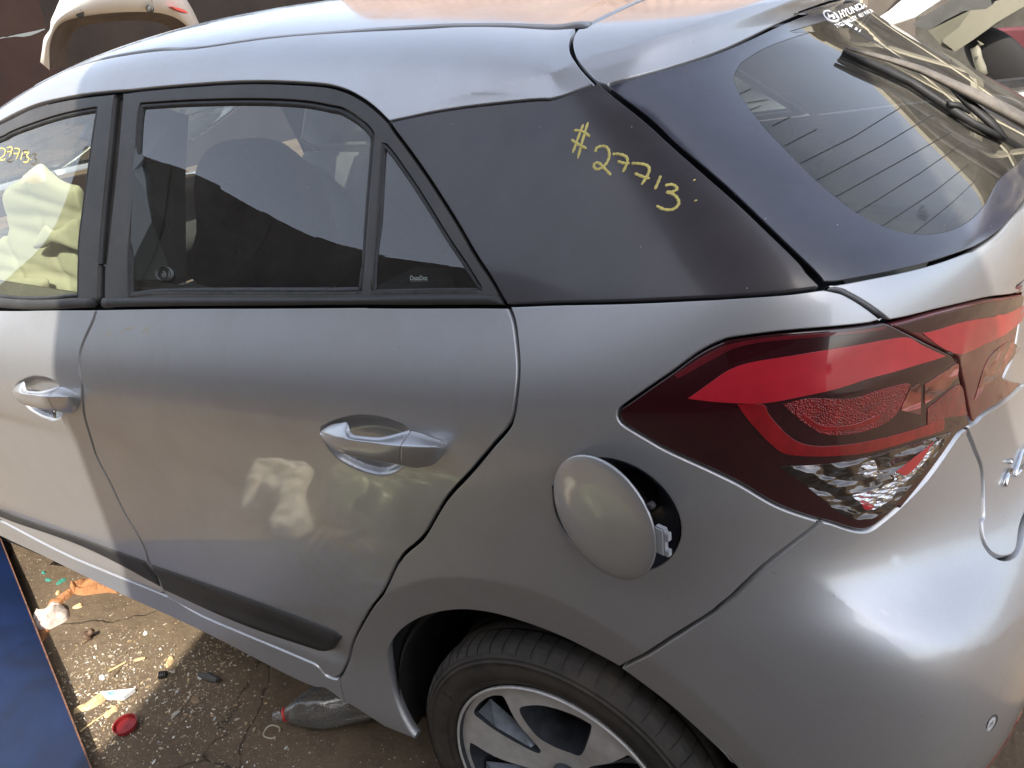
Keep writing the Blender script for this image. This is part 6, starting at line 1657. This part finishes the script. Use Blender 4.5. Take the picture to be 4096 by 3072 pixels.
A_ = [xpt(*p) for p in up_edge]; B_ = [xpt(p[0], p[1] + (24 if 150 < p[0] < 400 else 5)) for p in lo_edge]
yR = xpt(470, 275).y
slab_x('upper_sheet', A_ + [Vector((wx, yR, 2.7)), Vector((wx, A_[0].y, 2.7))], .004, WALLM, cw)
slab_x('lower_sheet', B_ + [Vector((wx, yR + .02, GZ - .1)), Vector((wx, B_[0].y, GZ - .1))], .004, WALLM, cw)
slab_x('end_sheet', [Vector((wx + .003, yR - .01, 2.7)), Vector((wx + .003, 16, 2.7)), Vector((wx + .003, 16, GZ - .1)), Vector((wx + .003, yR - .01, GZ - .1))], .04, plain('grimy_container_sheet', (.022, .015, .012), .85, var=.4, vs=2), cw)
slab_x('front_sheet', [Vector((wx + .003, A_[0].y + .02, 2.7)), Vector((wx + .003, 1.5, 2.7)), Vector((wx + .003, 1.5, GZ - .1)), Vector((wx + .003, A_[0].y + .02, GZ - .1))], .004, WALLM, cw)

# ---- rust-coloured shed wall added out of view for the car roof to mirror
RUST, t, b = nodes('rusty_iron_sheets'); v = coords(t)
c = ramp(t, noise(t, 1.2, 8, .7, v, .6), [(.3, (.20, .125, .085)), (.55, (.30, .20, .14)), (.75, (.34, .26, .20))]); t.links.new(c, b.inputs['Base Color']); b.inputs['Roughness'].default_value = .8
def corrugated(name, p0, dirv, length, z0, z1, mat, par=None, pitch=.076, amp=.009, top=None):
    nv = int(length / (pitch / 4)); nrm = Vector((dirv.y, -dirv.x, 0)); vs, fs = [], []
    for i in range(nv + 1):
        s_ = length * i / nv; q = p0 + dirv * s_ + nrm * (amp * math.sin(2 * math.pi * s_ / pitch))
        zt = top(s_) if top else z1
        vs += [(q.x, q.y, z0), (q.x, q.y, zt)]
    for i in range(nv): fs.append((2 * i, 2 * i + 2, 2 * i + 3, 2 * i + 1))
    o = mesh_obj(name, vs, fs, mat, par, True)
    if par: o.matrix_parent_inverse = Matrix.Translation(-par.location)
    sm_ = o.modifiers.new('t', 'SOLIDIFY'); sm_.thickness = .002
    return o
fs_ = tag(empty('added_rust_shed', (-5, 7, GZ)), 'added unseen rust coloured corrugated iron shed for the car roof to mirror', 'shed')
corrugated('wall_sheet', Vector((-6.7, 7.2, 0)), Vector((1, 0, 0)), 5.5, GZ - .05, 4.6, RUST, fs_, .16, .02)
# ---- lean-to added on the far side: pale braces for the rear glass to mirror
ls = tag(empty('added_lean_to', (2.0, 7.0, GZ)), 'added lean-to with cream steel braces put there to mirror in the rear glass', 'shed')
CRM = plain('cream_steel', (.50, .46, .34), .6, var=.15, vs=4)
def part_bm(name, bm, mat, par):
    o = bm_obj(name, bm, mat, par); o.matrix_parent_inverse = Matrix.Translation(-par.location); return o
bm = bmesh.new(); add_box(bm, (2.4, 7.6, 1.55), (7.0, .08, 3.3)); part_bm('back_wall', bm, plain('dull_back_wall', (.13, .115, .10), .85, var=.4, vs=1.2), ls)
bm = bmesh.new(); add_box(bm, (2.4, 6.9, 3.25), (7.2, 1.6, .08)); part_bm('roof', bm, CANM if 'CANM' in globals() else CRM, ls)
for a_, b_ in (((-1.0, GZ), (-1.0, 3.2)), ((.3, GZ), (.3, 3.2)), ((1.7, GZ), (1.7, 3.2)), ((3.2, GZ), (3.2, 3.2)), ((-1.0, 1.6), (.3, 3.1)), ((.3, 3.1), (1.7, 1.5)), ((.3, 1.3), (1.7, 2.9)), ((1.7, 2.9), (3.2, 1.4)), ((-1.1, 1.55), (3.3, 1.75)), ((-1.1, 2.45), (3.3, 2.35))):
    bm = bmesh.new(); tube(bm, [(a_[0], 6.6, a_[1]), (b_[0], 6.6, b_[1])], .055, 4); part_bm('brace', bm, CRM, ls)

# ---- unseen wall added behind the photographer as a dark reflection in windows and doors
bf = tag(empty('added_iron_wall', (0, -9.0, GZ)), 'added unseen corrugated iron wall behind the photographer to be reflected in the car', 'shed wall')
FEN = plain('weathered_iron', (.075, .055, .043), .75, .1, var=.4, vs=2)
x_ = -22.5; r2 = random.Random(5)
while x_ < 12:
    w_ = 1.7; hh = 8.9 + r2.uniform(-.03, .03); tl = r2.uniform(-.05, .05)
    corrugated('wall_sheet', Vector((x_, -9.0 + r2.uniform(-.015, .015), 0)), Vector((1, 0, 0)), w_, GZ - .05, hh, FEN, bf, .2, .004, (lambda s_, h_=hh, t_=tl: h_ + t_ * s_))
    x_ += w_ - .3
# ---- corrugated canopy added out of view to shade most of the car
can = tag(empty('added_shade_canopy', (.3, -2.2, GZ)), 'added unseen corrugated iron canopy on poles to shade the rear of the car', 'canopy')
CZ = 3.2
CANM = plain('canopy_iron', (.20, .17, .15), .7, .2, var=.35, vs=2)
poly = [(-1.045, .30), (-.453, -1.73), (1.40, -8.1), (5.5, -8.1), (3.0, -2.4), (1.153, -1.30), (.798, -.645), (.29, .30)]
pa = np.array(poly); nx_ = 240
vs, fs = [], []; grid = {}
ys = np.linspace(-8.1, .30, 90)
for j, y in enumerate(ys):
    # x-interval of the sheet at this y
    xs_ = []
    for i in range(len(pa)):
        a_, b_ = pa[i], pa[(i + 1) % len(pa)]
        if (a_[1] - y) * (b_[1] - y) <= 0 and abs(a_[1] - b_[1]) > 1e-9:
            t_ = (y - a_[1]) / (b_[1] - a_[1]); xs_.append(a_[0] + t_ * (b_[0] - a_[0]))
    x0, x1 = min(xs_), max(xs_)
    for i in range(nx_ + 1):
        x_ = x0 + (x1 - x0) * i / nx_; vs.append((x_, y, CZ + .009 * math.sin(x_ * 2 * math.pi / .076)))
for j in range(len(ys) - 1):
    for i in range(nx_): a_ = j * (nx_ + 1) + i; fs.append((a_, a_ + 1, a_ + nx_ + 2, a_ + nx_ + 1))
o = mesh_obj('roof_sheet', vs, fs, CANM, can, True); o.matrix_parent_inverse = Matrix.Translation(-can.location)
sm_ = o.modifiers.new('t', 'SOLIDIFY'); sm_.thickness = .002
bm = bmesh.new()
for x_, y_ in ((1.6, -8.0), (5.0, -8.0)): tube(bm, [(x_, y_, GZ), (x_, y_, CZ + .1)], .04, 10)
o = bm_obj('post', bm, FEN, can, True); o.matrix_parent_inverse = Matrix.Translation(-can.location); o['kind'] = 'stuff'
bm = bmesh.new()
tube(bm, [(1.6, -8.1, CZ - .035), (.6, -4.5, CZ - .035), (-.15, -1.7, CZ - .035), (-.6, .2, CZ - .035)], .022, 8)
tube(bm, [(5.0, -8.1, CZ - .035), (.9, -1.3, CZ - .035)], .022, 8)
o = bm_obj('beam', bm, FEN, can, True); o.matrix_parent_inverse = Matrix.Translation(-can.location); o['kind'] = 'stuff'
# ---- white scrap car beyond, seen over the tailgate at the top right
wc = tag(empty('white_scrap_car', (.2, 3.2, GZ)), 'white scrapped car at the top right showing a cream pillar and black shell inside', 'car')
WCP = plain('white_car_paint', (.80, .79, .75), .35, coat=.5, coatr=.08, var=.06, vs=4)
def slab_y(name, k, pts, y, th, mat, par, bev=0):
    bm = bmesh.new(); q = [on_y(k, a_, b_, y) for a_, b_ in pts]; v0 = [bm.verts.new(p) for p in q]; v1 = [bm.verts.new(p + Vector((0, th, 0))) for p in q]
    f0 = bm.faces.new(v0); bm.faces.new(v1[::-1]); n_ = len(q)
    for i in range(n_): bm.faces.new((v0[i], v0[(i + 1) % n_], v1[(i + 1) % n_], v1[i]))
    bmesh.ops.triangulate(bm, faces=[f for f in bm.faces if len(f.verts) > 4])
    o = bm_obj(name, bm, mat, par)
    if bev:
        b_ = o.modifiers.new('b', 'BEVEL'); b_.width = bev; b_.segments = 3; b_.limit_method = 'ANGLE'
    o.matrix_parent_inverse = Matrix.Translation(-par.location); return o
YW = 2.9
slab_y('lower_body', 11, ((1500, 1060), (1940, 985), (2201, 945), (2900, 840), (2900, 2600), (1500, 2600)), YW, .10, WCP, wc, .02)
slab_y('sill_strip', 11, ((1500, 990), (1830, 910), (2201, 872), (2900, 800), (2900, 845), (2201, 950), (1500, 1065)), YW - .02, .06, RUBBER, wc, .01)
slab_y('roof_rail', 11, ((600, 330), (1000, 200), (1300, 0), (1500, -150), (1150, -300), (800, 60), (500, 250)), YW + .02, .10, WCP, wc, .02)
slab_y('window_seal', 11, ((960, 275), (1100, 175), (1390, 0), (1600, -140), (2000, -140), (1830, 0), (1840, 60), (1780, 100), (1600, 115), (1500, 120), (1150, 335)), YW, .05, INTER, wc, .01)
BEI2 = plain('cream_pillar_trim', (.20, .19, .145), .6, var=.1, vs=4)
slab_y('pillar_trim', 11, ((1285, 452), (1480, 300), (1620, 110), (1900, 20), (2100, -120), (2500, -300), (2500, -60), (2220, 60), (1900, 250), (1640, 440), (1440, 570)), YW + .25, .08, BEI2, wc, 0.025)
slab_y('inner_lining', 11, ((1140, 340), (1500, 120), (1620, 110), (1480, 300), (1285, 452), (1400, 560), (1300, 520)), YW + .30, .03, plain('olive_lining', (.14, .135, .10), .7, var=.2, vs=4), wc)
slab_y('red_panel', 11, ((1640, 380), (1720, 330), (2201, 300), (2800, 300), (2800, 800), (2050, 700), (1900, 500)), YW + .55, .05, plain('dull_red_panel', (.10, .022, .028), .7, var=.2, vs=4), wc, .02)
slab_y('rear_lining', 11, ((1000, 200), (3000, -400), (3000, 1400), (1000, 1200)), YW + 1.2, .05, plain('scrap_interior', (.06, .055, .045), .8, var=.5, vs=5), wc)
bm = bmesh.new(); c_ = on_y(11, 1920, 655, YW + .35)
bmesh.ops.create_uvsphere(bm, u_segments=28, v_segments=16, radius=1.0, matrix=Matrix.Translation(c_) @ Matrix.Rotation(.75, 4, 'Y') @ Matrix.Diagonal((.165, .03, .085, 1)))
o = bm_obj('mirror_shell', bm, plain('black_shell', (.012, .011, .011), .75), wc, True); o.matrix_parent_inverse = Matrix.Translation(-wc.location)
bm = bmesh.new(); tube(bm, [on_y(11, a_, b_, YW + .27) for a_, b_ in ((1720, 470), (1665, 540), (1690, 650), (1730, 760), (1760, 830))], [.016, .019, .017, .018, .014], 10)
o = bm_obj('grab_handle', bm, BEI2, wc, True); o.matrix_parent_inverse = Matrix.Translation(-wc.location)
# its body carrying on behind our car
bm = bmesh.new()
add_box(bm, (-1.3, YW + .85, .52), (2.5, 1.6, .62), None, .12); add_box(bm, (-1.15, YW + .85, 1.02), (1.5, 1.35, .42), None, .14)
o = bm_obj('body', bm, WCP, wc, True); o.matrix_parent_inverse = Matrix.Translation(-wc.location)
bm = bmesh.new()
for x_ in (-2.1, -.5): tube(bm, [(x_, YW + .02, .25), (x_, YW + .25, .25)], .31, 24)
o = bm_obj('wheel', bm, RUBBER, wc, True); o.matrix_parent_inverse = Matrix.Translation(-wc.location)
